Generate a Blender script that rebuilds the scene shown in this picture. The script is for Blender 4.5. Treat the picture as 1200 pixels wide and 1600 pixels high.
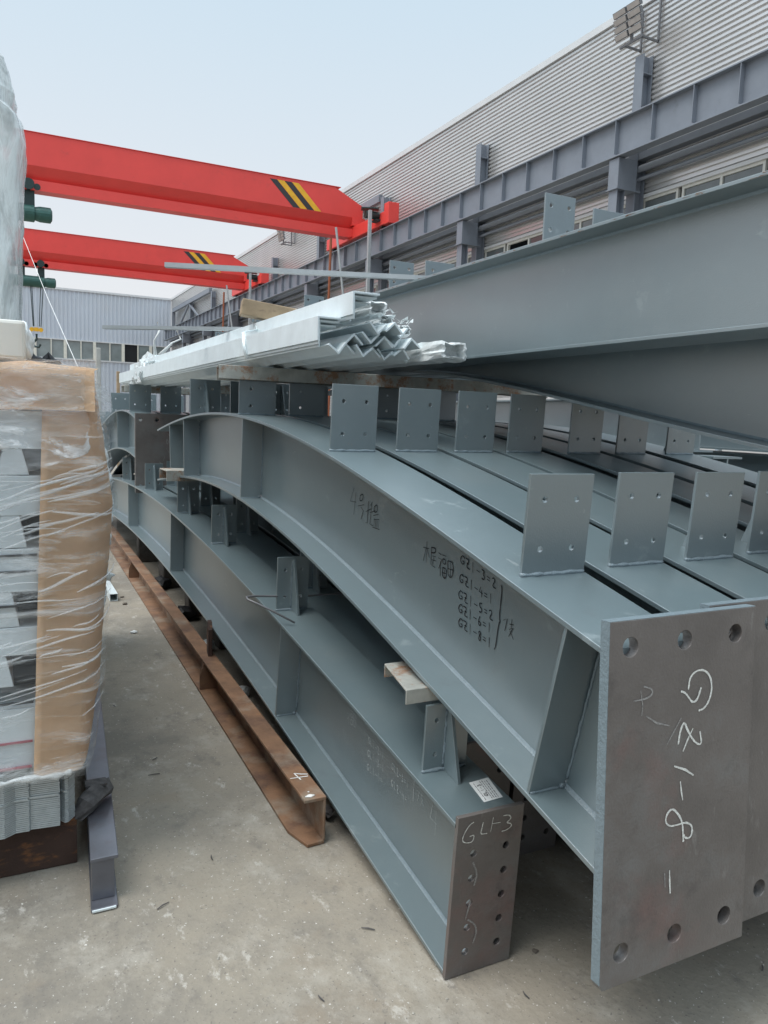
import bpy, bmesh, math, random
import numpy as np
from mathutils import Vector, Matrix
random.seed(7)
S = bpy.context.scene
for o in list(bpy.data.objects): bpy.data.objects.remove(o)
COL = S.collection
R = math.radians
# ------------------------------------------------------------------ camera
cam = bpy.data.cameras.new('camera'); camo = bpy.data.objects.new('camera', cam); COL.objects.link(camo)
S.camera = camo
cam.sensor_fit = 'VERTICAL'; cam.sensor_height = 36.0; cam.lens = 27.045
cam.clip_start = 0.05; cam.clip_end = 1500
M3 = Matrix(((0.89478391, 0.02151839, -0.44598063), (-0.44518433, 0.11960176, -0.88741553), (0.03424431, 0.99258873, 0.11659738)))
camo.matrix_world = Matrix.Translation((0, 0, 1.5)) @ M3.to_4x4()
S.render.resolution_x = 768; S.render.resolution_y = 1024
# ------------------------------------------------------------------ sky
w = bpy.data.worlds.new('World'); S.world = w; w.use_nodes = True
nt = w.node_tree; nt.nodes.clear()
out = nt.nodes.new('ShaderNodeOutputWorld'); bg = nt.nodes.new('ShaderNodeBackground')
sky = nt.nodes.new('ShaderNodeTexSky'); sky.sky_type = 'NISHITA'; sky.sun_disc = False
sky.sun_elevation = R(66); sky.sun_rotation = R(270); sky.dust_density = 5.0; sky.air_density = 1.2; sky.ozone_density = 2.0
tc = nt.nodes.new('ShaderNodeTexCoord'); sep = nt.nodes.new('ShaderNodeSeparateXYZ'); nt.links.new(tc.outputs['Generated'], sep.inputs[0])
rp = nt.nodes.new('ShaderNodeValToRGB'); nt.links.new(sep.outputs['Z'], rp.inputs['Fac'])
el = rp.color_ramp.elements
el[0].position = 0.0; el[0].color = (5.5, 5.45, 5.45, 1)
el[1].position = 1.0; el[1].color = (12.0, 13.8, 15.0, 1)
for p, c in ((.18, (4.95, 5.15, 5.4, 1)), (.46, (3.9, 4.75, 5.4, 1)), (.62, (7.6, 9.2, 10.4, 1))):
    e = el.new(p); e.color = c
mx = nt.nodes.new('ShaderNodeMix'); mx.data_type = 'RGBA'; mx.inputs['Factor'].default_value = 0.93
nt.links.new(sky.outputs[0], mx.inputs['A']); nt.links.new(rp.outputs[0], mx.inputs['B'])
nt.links.new(mx.outputs['Result'], bg.inputs['Color']); bg.inputs['Strength'].default_value = 0.1
nt.links.new(bg.outputs[0], out.inputs[0])
sl = bpy.data.lights.new('sun', 'SUN'); sl.energy = 1.5; sl.angle = R(34); sl.color = (1, .96, .9)
so = bpy.data.objects.new('sun', sl); COL.objects.link(so)
so.rotation_euler = Vector((-.40, -.02, .90)).to_track_quat('Z', 'Y').to_euler(); so.location = (0, 0, 30)
S.view_settings.view_transform = 'Standard'; S.view_settings.look = 'None'
S.view_settings.exposure = 0.74; S.view_settings.gamma = 1.0
# ------------------------------------------------------------------ helpers
def obj(name, bm, mat, parent=None, smooth=False, bevel=0):
    bmesh.ops.recalc_face_normals(bm, faces=bm.faces)
    if parent is not None:
        off = parent['_w'] if '_w' in parent else (0, 0, 0)
        bmesh.ops.translate(bm, verts=bm.verts, vec=-Vector(off))
    me = bpy.data.meshes.new(name); bm.to_mesh(me); bm.free()
    if mat: me.materials.append(mat)
    if smooth:
        for p in me.polygons: p.use_smooth = True
    o = bpy.data.objects.new(name, me); COL.objects.link(o)
    if parent is not None:
        o.parent = parent; o['_w'] = tuple(parent['_w'])
    else: o['_w'] = (0, 0, 0)
    if bevel:
        md = o.modifiers.new('bevel', 'BEVEL'); md.width = bevel; md.segments = 2; md.limit_method = 'ANGLE'; md.angle_limit = R(40)
        md.harden_normals = False
    return o
def thing(name, label, cat, loc=(0, 0, 0), group=None):
    o = bpy.data.objects.new(name, None); COL.objects.link(o); o.empty_display_size = .1
    o.location = loc; o['_w'] = tuple(loc)
    o['label'] = label; o['category'] = cat
    if group: o['group'] = group
    return o
def single(name, bm, mat, label, cat, group=None, smooth=False, bevel=0):
    # one mesh thing; origin at its base centre
    vs = [v.co for v in bm.verts]
    c = Vector(((min(v.x for v in vs)+max(v.x for v in vs))/2, (min(v.y for v in vs)+max(v.y for v in vs))/2, min(v.z for v in vs)))
    bmesh.ops.translate(bm, verts=bm.verts, vec=-c)
    o = obj(name, bm, mat, None, smooth, bevel); o.location = c; o['_w'] = tuple(c)
    o['label'] = label; o['category'] = cat
    if group: o['group'] = group
    return o
def structure(name, bm, mat, smooth=False):
    o = obj(name, bm, mat, None, smooth); o['kind'] = 'structure'; return o
def kids(o): return [c for c in bpy.data.objects if c.parent == o]
def copy_tree(o, loc=None, parent=None, skip=()):
    c = o.copy(); COL.objects.link(c); c.parent = parent
    if loc is not None: c.location = loc; c['_w'] = tuple(loc)
    for ch in kids(o):
        if ch.name.split('.')[0] in skip: continue
        copy_tree(ch, None, c, skip)
    return c
def B(): return bmesh.new()
def box(bm, x0, x1, y0, y1, z0, z1, m=None):
    vs = [bm.verts.new(p) for p in ((x0,y0,z0),(x1,y0,z0),(x1,y1,z0),(x0,y1,z0),(x0,y0,z1),(x1,y0,z1),(x1,y1,z1),(x0,y1,z1))]
    if m is not None:
        for v in vs: v.co = m @ v.co
    for f in ((0,3,2,1),(4,5,6,7),(0,1,5,4),(1,2,6,5),(2,3,7,6),(3,0,4,7)): bm.faces.new([vs[i] for i in f])
    return vs
def prism(bm, pts, vec):
    a = [bm.verts.new(p) for p in pts]; b = [bm.verts.new(Vector(p) + Vector(vec)) for p in pts]
    n = len(pts); bm.faces.new(a[::-1]); bm.faces.new(b)
    for i in range(n): bm.faces.new((a[i], a[(i+1) % n], b[(i+1) % n], b[i]))
def sweep(bm, path, sec):
    """closed section [(dx,dz)..] carried along path [(x,y,z)..]"""
    rings = [[bm.verts.new((p[0]+dx, p[1], p[2]+dz)) for dx, dz in sec] for p in path]
    n = len(sec)
    for a, b in zip(rings, rings[1:]):
        for i in range(n): bm.faces.new((a[i], a[(i+1) % n], b[(i+1) % n], b[i]))
    bm.faces.new(rings[0]); bm.faces.new(rings[-1][::-1])
def tube(bm, pts, r, n=8, cap=True):
    pts = [Vector(p) for p in pts]; rings = []
    for i, p in enumerate(pts):
        d = (pts[min(i+1, len(pts)-1)] - pts[max(i-1, 0)]).normalized()
        a = d.cross(Vector((0, 0, 1)));
        if a.length < .05: a = d.cross(Vector((0, 1, 0)))
        a.normalize(); b = d.cross(a)
        rr = r[i] if isinstance(r, (list, tuple)) else r
        rings.append([bm.verts.new(p + rr*(math.cos(t)*a + math.sin(t)*b)) for t in [2*math.pi*k/n for k in range(n)]])
    for a, b in zip(rings, rings[1:]):
        for i in range(n): bm.faces.new((a[i], a[(i+1) % n], b[(i+1) % n], b[i]))
    if cap: bm.faces.new(rings[0][::-1]); bm.faces.new(rings[-1])
def beam_bar(bm, p0, p1, w, h, up=(0, 0, 1)):
    p0, p1 = Vector(p0), Vector(p1); d = (p1-p0).normalized(); s = d.cross(Vector(up)).normalized(); u = s.cross(d)
    prism(bm, [p0 + s*a*w/2 + u*b*h/2 for a, b in ((-1,-1),(1,-1),(1,1),(-1,1))], p1-p0)
def holed(bm, outline, holes, O, U, V, T, seg=20):
    """plate with real round holes; outline/holes in (u,v), thickness vector T"""
    O, U, V, T = Vector(O), Vector(U), Vector(V), Vector(T)
    loops = [outline] + [[(u+r*math.cos(2*math.pi*k/seg), v+r*math.sin(2*math.pi*k/seg)) for k in range(seg)] for u, v, r in holes]
    sides = []
    for off in (Vector((0, 0, 0)), T):
        L = []; edges = []
        for lp in loops:
            vs = [bm.verts.new(O + U*u + V*v + off) for u, v in lp]
            edges += [bm.edges.new((vs[i], vs[(i+1) % len(vs)])) for i in range(len(vs))]
            L.append(vs)
        bmesh.ops.triangle_fill(bm, use_beauty=True, use_dissolve=False, edges=edges, normal=T)
        sides.append(L)
    for a, b in zip(*sides):
        n = len(a)
        for i in range(n): bm.faces.new((a[i], a[(i+1) % n], b[(i+1) % n], b[i]))
def ribbon(bm, strokes, n, wd, off=.0012):
    """hand-drawn strokes as thin raised marks lying on a surface with normal n"""
    n = Vector(n).normalized()
    for st in strokes:
        p = [Vector(q) + n*off for q in st]
        # smooth
        for _ in range(2 if len(p) > 3 else 0):
            q = [p[0]]
            for a, b in zip(p, p[1:]): q += [a*.75+b*.25, a*.25+b*.75]
            q.append(p[-1]); p = q
        L = []
        for i, c in enumerate(p):
            d = (p[min(i+1, len(p)-1)] - p[max(i-1, 0)])
            if d.length < 1e-7: d = Vector((0, 0, 1))
            s = d.normalized().cross(n).normalized()
            ww = wd*random.uniform(.65, 1.15)*(.6 if i in (0, len(p)-1) else 1)
            L.append((bm.verts.new(c + s*ww/2), bm.verts.new(c - s*ww/2)))
        for a, b in zip(L, L[1:]): bm.faces.new((a[0], a[1], b[1], b[0]))
def bead(bm, p, q, r, seed=1):
    rr = random.Random(seed); p, q = Vector(p), Vector(q); n = max(5, int((q-p).length/.011))
    pts = [p.lerp(q, i/n)+Vector((rr.uniform(-1, 1), rr.uniform(-1, 1), rr.uniform(-1, 1)))*r*.22 for i in range(n+1)]
    tube(bm, pts, [r*rr.uniform(.72, 1.3) for _ in pts], 7)
def lump(bm, c, r, seed=0, sq=(1, 1, 1), sub=2, amp=.35):
    rnd = random.Random(seed); ph = [rnd.uniform(0, 6.3) for _ in range(6)]
    g = bmesh.ops.create_icosphere(bm, subdivisions=sub, radius=1)
    for v in g['verts']:
        d = v.co.copy(); k = 1 + amp*(.5*math.sin(3*d.x+ph[0])*math.cos(3.3*d.y+ph[1]) + .35*math.sin(6*d.z+ph[2]+4*d.x) + .3*math.sin(9*d.y+ph[3]+5*d.z))
        v.co = Vector((c[0]+d.x*r*k*sq[0], c[1]+d.y*r*k*sq[1], c[2]+d.z*r*k*sq[2]))
# ------------------------------------------------------------------ materials
def mat(name, col, rough=.5, metal=0, var=.12, scale=6, bump=0, bscale=40, spec=.5, extra=None):
    m = bpy.data.materials.new(name); m.use_nodes = True; t = m.node_tree; b = t.nodes['Principled BSDF']
    b.inputs['Roughness'].default_value = rough; b.inputs['Metallic'].default_value = metal
    b.inputs['Specular IOR Level'].default_value = spec
    g = t.nodes.new('ShaderNodeNewGeometry')
    n = t.nodes.new('ShaderNodeTexNoise'); n.inputs['Scale'].default_value = scale; n.inputs['Detail'].default_value = 8; n.inputs['Roughness'].default_value = .62
    t.links.new(g.outputs['Position'], n.inputs['Vector'])
    r = t.nodes.new('ShaderNodeValToRGB'); r.color_ramp.elements[0].position = .3; r.color_ramp.elements[1].position = .72
    r.color_ramp.elements[0].color = [c*(1-var) for c in col] + [1]; r.color_ramp.elements[1].color = [min(1, c*(1+var)) for c in col] + [1]
    t.links.new(n.outputs['Fac'], r.inputs['Fac']); t.links.new(r.outputs[0], b.inputs['Base Color'])
    if bump:
        n2 = t.nodes.new('ShaderNodeTexNoise'); n2.inputs['Scale'].default_value = bscale; n2.inputs['Detail'].default_value = 6
        t.links.new(g.outputs['Position'], n2.inputs['Vector'])
        bp = t.nodes.new('ShaderNodeBump'); bp.inputs['Strength'].default_value = bump; bp.inputs['Distance'].default_value = .004
        t.links.new(n2.outputs['Fac'], bp.inputs['Height']); t.links.new(bp.outputs[0], b.inputs['Normal'])
    m['_c'] = 1
    return m
def layer(m, col, scale, lo, hi, detail=6, amount=1.0, stretch=(1, 1, 1), kind='noise', rough=None, nr=.65):
    """a second patchy colour (stains, scuffs, rust) over the base colour"""
    t = m.node_tree; b = t.nodes['Principled BSDF']
    src = b.inputs['Base Color'].links[0].from_socket
    g = t.nodes.new('ShaderNodeNewGeometry'); mp = t.nodes.new('ShaderNodeVectorMath'); mp.operation = 'MULTIPLY'
    mp.inputs[1].default_value = stretch; t.links.new(g.outputs['Position'], mp.inputs[0])
    if kind == 'noise':
        n = t.nodes.new('ShaderNodeTexNoise'); n.inputs['Scale'].default_value = scale; n.inputs['Detail'].default_value = detail; n.inputs['Roughness'].default_value = nr
        fac = n.outputs['Fac']
    else:
        n = t.nodes.new('ShaderNodeTexVoronoi'); n.inputs['Scale'].default_value = scale; fac = n.outputs['Distance']
    t.links.new(mp.outputs[0], n.inputs['Vector'])
    mr = t.nodes.new('ShaderNodeMapRange'); mr.inputs['From Min'].default_value = lo; mr.inputs['From Max'].default_value = hi
    mr.inputs['To Max'].default_value = amount
    t.links.new(fac, mr.inputs['Value'])
    x = t.nodes.new('ShaderNodeMix'); x.data_type = 'RGBA'; t.links.new(mr.outputs[0], x.inputs['Factor'])
    t.links.new(src, x.inputs['A']); x.inputs['B'].default_value = (*col, 1)
    t.links.new(x.outputs['Result'], b.inputs['Base Color'])
    if rough is not None:
        y = t.nodes.new('ShaderNodeMix'); t.links.new(mr.outputs[0], y.inputs['Factor'])
        y.inputs['A'].default_value = b.inputs['Roughness'].default_value; y.inputs['B'].default_value = rough
        t.links.new(y.outputs[0], b.inputs['Roughness'])
    return m
paint = mat('grey_primer_paint', (.108, .148, .162), .32, 0, .08, 2, .14, 220, spec=.75)
layer(paint, (.30, .35, .36), 6, .62, .67, 10, amount=.25, rough=.6, nr=.7); layer(paint, (.42, .45, .45), 22, .70, .74, 4, .3, (1, .25, 1)); layer(paint, (.20, .11, .08), 11, .72, .76, 8, .5)
layer(paint, (.155, .185, .192), 2.2, .50, .66, 14, amount=.4, nr=.75); layer(paint, (.085, .10, .105), 9, .60, .68, 12, amount=.3, nr=.75)
paint.node_tree.nodes['Principled BSDF'].inputs['IOR'].default_value = 2.2; layer(paint, (.10, .11, .11), 2.2, .62, .8, amount=.25)
paint_dk = mat('girder_grey_paint', (.20, .222, .26), .45, 0, .08, 2.5); layer(paint_dk, (.07, .07, .075), 3, .6, .8, amount=.4)
weldm = mat('painted_weld', (.17, .215, .24), .33, 0, .1, 60, .6, 160)
mill = mat('bare_mill_plate', (.158, .142, .134), .42, .25, .16, 6, .25, 160)
layer(mill, (.27, .115, .10), 1.7, .54, .70, 10, amount=.5); layer(mill, (.17, .18, .182), 3.0, .52, .7, 12, amount=.7, nr=.75); layer(mill, (.085, .078, .076), 7, .54, .68, 12, .6, nr=.8); layer(mill, (.26, .25, .24), 26, .64, .70, 6, .4, (1, 1, .35))
rust = mat('rusty_steel', (.20, .108, .060), .8, 0, .25, 9, .5, 90)
layer(rust, (.085, .045, .032), 5, .48, .66, 12, amount=.85); layer(rust, (.27, .235, .185), 4, .52, .7, amount=.8); layer(rust, (.33, .15, .05), 12, .62, .75, amount=.6)
rustdk = mat('dark_rusty_steel', (.055, .03, .022), .75, .1, .3, 7, .4, 90); layer(rustdk, (.30, .12, .035), 8, .55, .7, amount=.7, stretch=(1, 1, 2.5))
zinc = mat('galvanised_steel', (.74, .81, .83), .36, .3, .07, 9, .1, 120); layer(zinc, (.45, .46, .42), 8, .6, .75, amount=.4)
zincdk = mat('weathered_galvanised_steel', (.46, .46, .42), .5, .4, .2, 14, .2, 90); layer(zincdk, (.36, .17, .08), 9, .50, .60, 12, amount=.85, nr=.75)
chalkw = mat('white_chalk', (.72, .72, .68), .9, 0, .15, 90)
chalkf = mat('faint_chalk', (.30, .29, .28), .9, 0, .2, 90)
chalkg = mat('faint_white_marker', (.50, .55, .56), .9, 0, .2, 90)
for m_ in (chalkw, chalkf, chalkg):
    t_ = m_.node_tree; n_ = t_.nodes.new('ShaderNodeTexNoise'); n_.inputs['Scale'].default_value = 420; g_ = t_.nodes.new('ShaderNodeNewGeometry'); t_.links.new(g_.outputs['Position'], n_.inputs['Vector'])
    r_ = t_.nodes.new('ShaderNodeMapRange'); r_.inputs['From Min'].default_value = .36; r_.inputs['From Max'].default_value = .56; r_.inputs['To Min'].default_value = .6; t_.links.new(n_.outputs['Fac'], r_.inputs['Value']); t_.links.new(r_.outputs[0], t_.nodes['Principled BSDF'].inputs['Alpha'])
marker = mat('dark_marker', (.012, .014, .018), .6, 0, .2, 80)
whitep = mat('white_paint', (.78, .78, .76), .6, 0, .1, 40)
red = mat('red_crane_paint', (.74, .062, .052), .42, 0, .06, 1.2); layer(red, (.45, .06, .05), 3, .6, .8, amount=.4)
yellow = mat('yellow_stripe_paint', (.78, .42, .02), .5); black = mat('black_stripe_paint', (.03, .03, .032), .5)
green = mat('hoist_green_paint', (.03, .10, .085), .45, .1, .15, 5); greendk = mat('dark_green_iron', (.02, .04, .04), .5, .2)
concrete = mat('yard_concrete', (0.295, 0.262, 0.212), .92, 0, .15, 1.6, 1.0, 45)
layer(concrete, (0.171, 0.156, 0.134), .8, .43, .58, 15, .85, nr=.7); layer(concrete, (.24, .19, .14), 1.9, .55, .68, 12, .5, nr=.7); layer(concrete, (0.390, 0.364, 0.317), 3.4, .52, .68, 15, .7, (1, .8, 1), nr=.74); layer(concrete, (0.134, 0.122, 0.110), 6.5, .54, .66, 15, .55, (1, .6, 1), nr=.74)
layer(concrete, (0.537, 0.512, 0.470), 13, .59, .66, 12, .55, (1, .5, 1), nr=.72); layer(concrete, (0.146, 0.134, 0.122), 24, .60, .67, 12, .5, nr=.72); layer(concrete, (0.756, 0.732, 0.695), 70, .66, .70, 3, .7); layer(concrete, (0.098, 0.085, 0.079), 90, .62, .68, 3, .6)
siding = mat('ribbed_metal_siding', (.64, .635, .63), .30, .55, .05, .8); layer(siding, (.50, .50, .50), 1.2, .55, .8, amount=.35, stretch=(1, .15, 4))
siding2 = mat('pale_metal_cladding', (.52, .56, .62), .55, .15, .05, .25); layer(siding2, (.50, .51, .52), .35, .5, .75, amount=.5)
trim = mat('eave_trim', (.6, .61, .62), .5, .1, .05, 2)
glass = mat('window_glass', (.13, .145, .15), .15, 0, .3, .8, spec=.8)
glass2 = mat('far_window_glass', (.23, .27, .27), .2, 0, .3, .6)
wframe = mat('white_window_frame', (.62, .62, .58), .5)
cream = mat('cream_column', (.68, .66, .58), .6)
dark = mat('painted_shade_black', (.012, .013, .015), .9)  # near-black colour that paints the shade inside open windows and pack gaps
card = mat('brown_cardboard', (.74, .50, .30), .8, 0, .05, 4, .35, 30); layer(card, (.60, .40, .24), 3, .5, .8, amount=.5, stretch=(1, 1, 5))
deck = mat('pale_grey_sheet', (.58, .64, .67), .4, .2, .08, 5); deckd = mat('sheet_edges', (.46, .50, .51), .45, .3, .12, 30)
pinkl = mat('red_edge_tape', (.32, .07, .09), .6)
wood = mat('weathered_timber', (.34, .25, .16), .85, 0, .25, 8, .6, 60); layer(wood, (.16, .11, .08), 18, .55, .7, amount=.7, stretch=(.4, 3, 3))
stone = mat('dark_dunnage', (.10, .085, .07), .9, 0, .3, 20, .8, 60)
bark = mat('dark_bark', (.085, .08, .08), .9, 0, .4, 40, 1, 90)
bluesteel = mat('bluish_mill_steel', (.17, .175, .20), .32, .55, .15, 7, .1, 90); layer(bluesteel, (.14, .10, .11), 4, .5, .7, amount=.7)
paper = mat('white_paper_label', (.72, .74, .74), .6)
pole = mat('galvanised_pole', (.42, .44, .45), .5, .3); orange = mat('orange_cable', (.26, .075, .03), .6)
lampg = mat('lamp_housing', (.17, .17, .18), .5, .3); lampl = mat('lamp_lens', (.42, .39, .37), .4)
rope = mat('white_rope', (.75, .76, .75), .8); rubber = mat('black_rubber', (.02, .02, .022), .6)
def film_mat(name, col, a0, a1, scale, stretch, lo, hi, rough=.18):
    m = mat(name, col, rough, 0, .05, 8, spec=.6); t = m.node_tree; b = t.nodes['Principled BSDF']
    g = t.nodes.new('ShaderNodeNewGeometry'); mp = t.nodes.new('ShaderNodeMapping'); mp.inputs['Scale'].default_value = stretch[:3]; mp.inputs['Rotation'].default_value = stretch[3]
    t.links.new(g.outputs['Position'], mp.inputs['Vector'])
    n = t.nodes.new('ShaderNodeTexNoise'); n.inputs['Scale'].default_value = scale; n.inputs['Detail'].default_value = 5; n.inputs['Roughness'].default_value = .7; n.inputs['Distortion'].default_value = .6
    t.links.new(mp.outputs[0], n.inputs['Vector'])
    mr = t.nodes.new('ShaderNodeMapRange'); mr.inputs['From Min'].default_value = lo; mr.inputs['From Max'].default_value = hi; mr.inputs['To Min'].default_value = a0; mr.inputs['To Max'].default_value = a1
    t.links.new(n.outputs['Fac'], mr.inputs['Value']); t.links.new(mr.outputs[0], b.inputs['Alpha'])
    bp = t.nodes.new('ShaderNodeBump'); bp.inputs['Strength'].default_value = .7; bp.inputs['Distance'].default_value = .02
    t.links.new(n.outputs['Fac'], bp.inputs['Height']); t.links.new(bp.outputs[0], b.inputs['Normal'])
    return m
film = film_mat('stretch_film', (.88, .90, .91), .07, .62, 3.2, (1, 1, 6, (0, R(-16), 0)), .50, .72)
filmcap = film_mat('loose_film', (.9, .91, .92), .14, .8, 4, (1.2, 1.2, 3.2, (0, R(38), 0)), .54, .66)
wrap = mat('milky_plastic_wrap', (.46, .50, .49), .28, 0, .18, 7, .9, 14, spec=.6); layer(wrap, (.82, .86, .86), 14, .55, .66, amount=.75, stretch=(1.5, 1.5, .22)); layer(wrap, (.26, .29, .28), 7, .55, .72, amount=.5, stretch=(1.5, 1.5, .3))
wrap2 = mat('crumpled_white_plastic', (.74, .77, .77), .35, 0, .12, 20, .5, 25, spec=.6); layer(wrap2, (.40, .45, .45), 16, .5, .7, amount=.6)
shell = film_mat('milky_film', (.74, .79, .79), .35, .97, 4, (2.5, 2.5, .5, (0, R(4), 0)), .40, .60, .2)
foam = mat('pale_foam_block', (.62, .62, .58), .6, 0, .08, 5); layer(foam, (.50, .44, .36), 5, .55, .7, amount=.5, stretch=(3, 1, .2))
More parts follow.
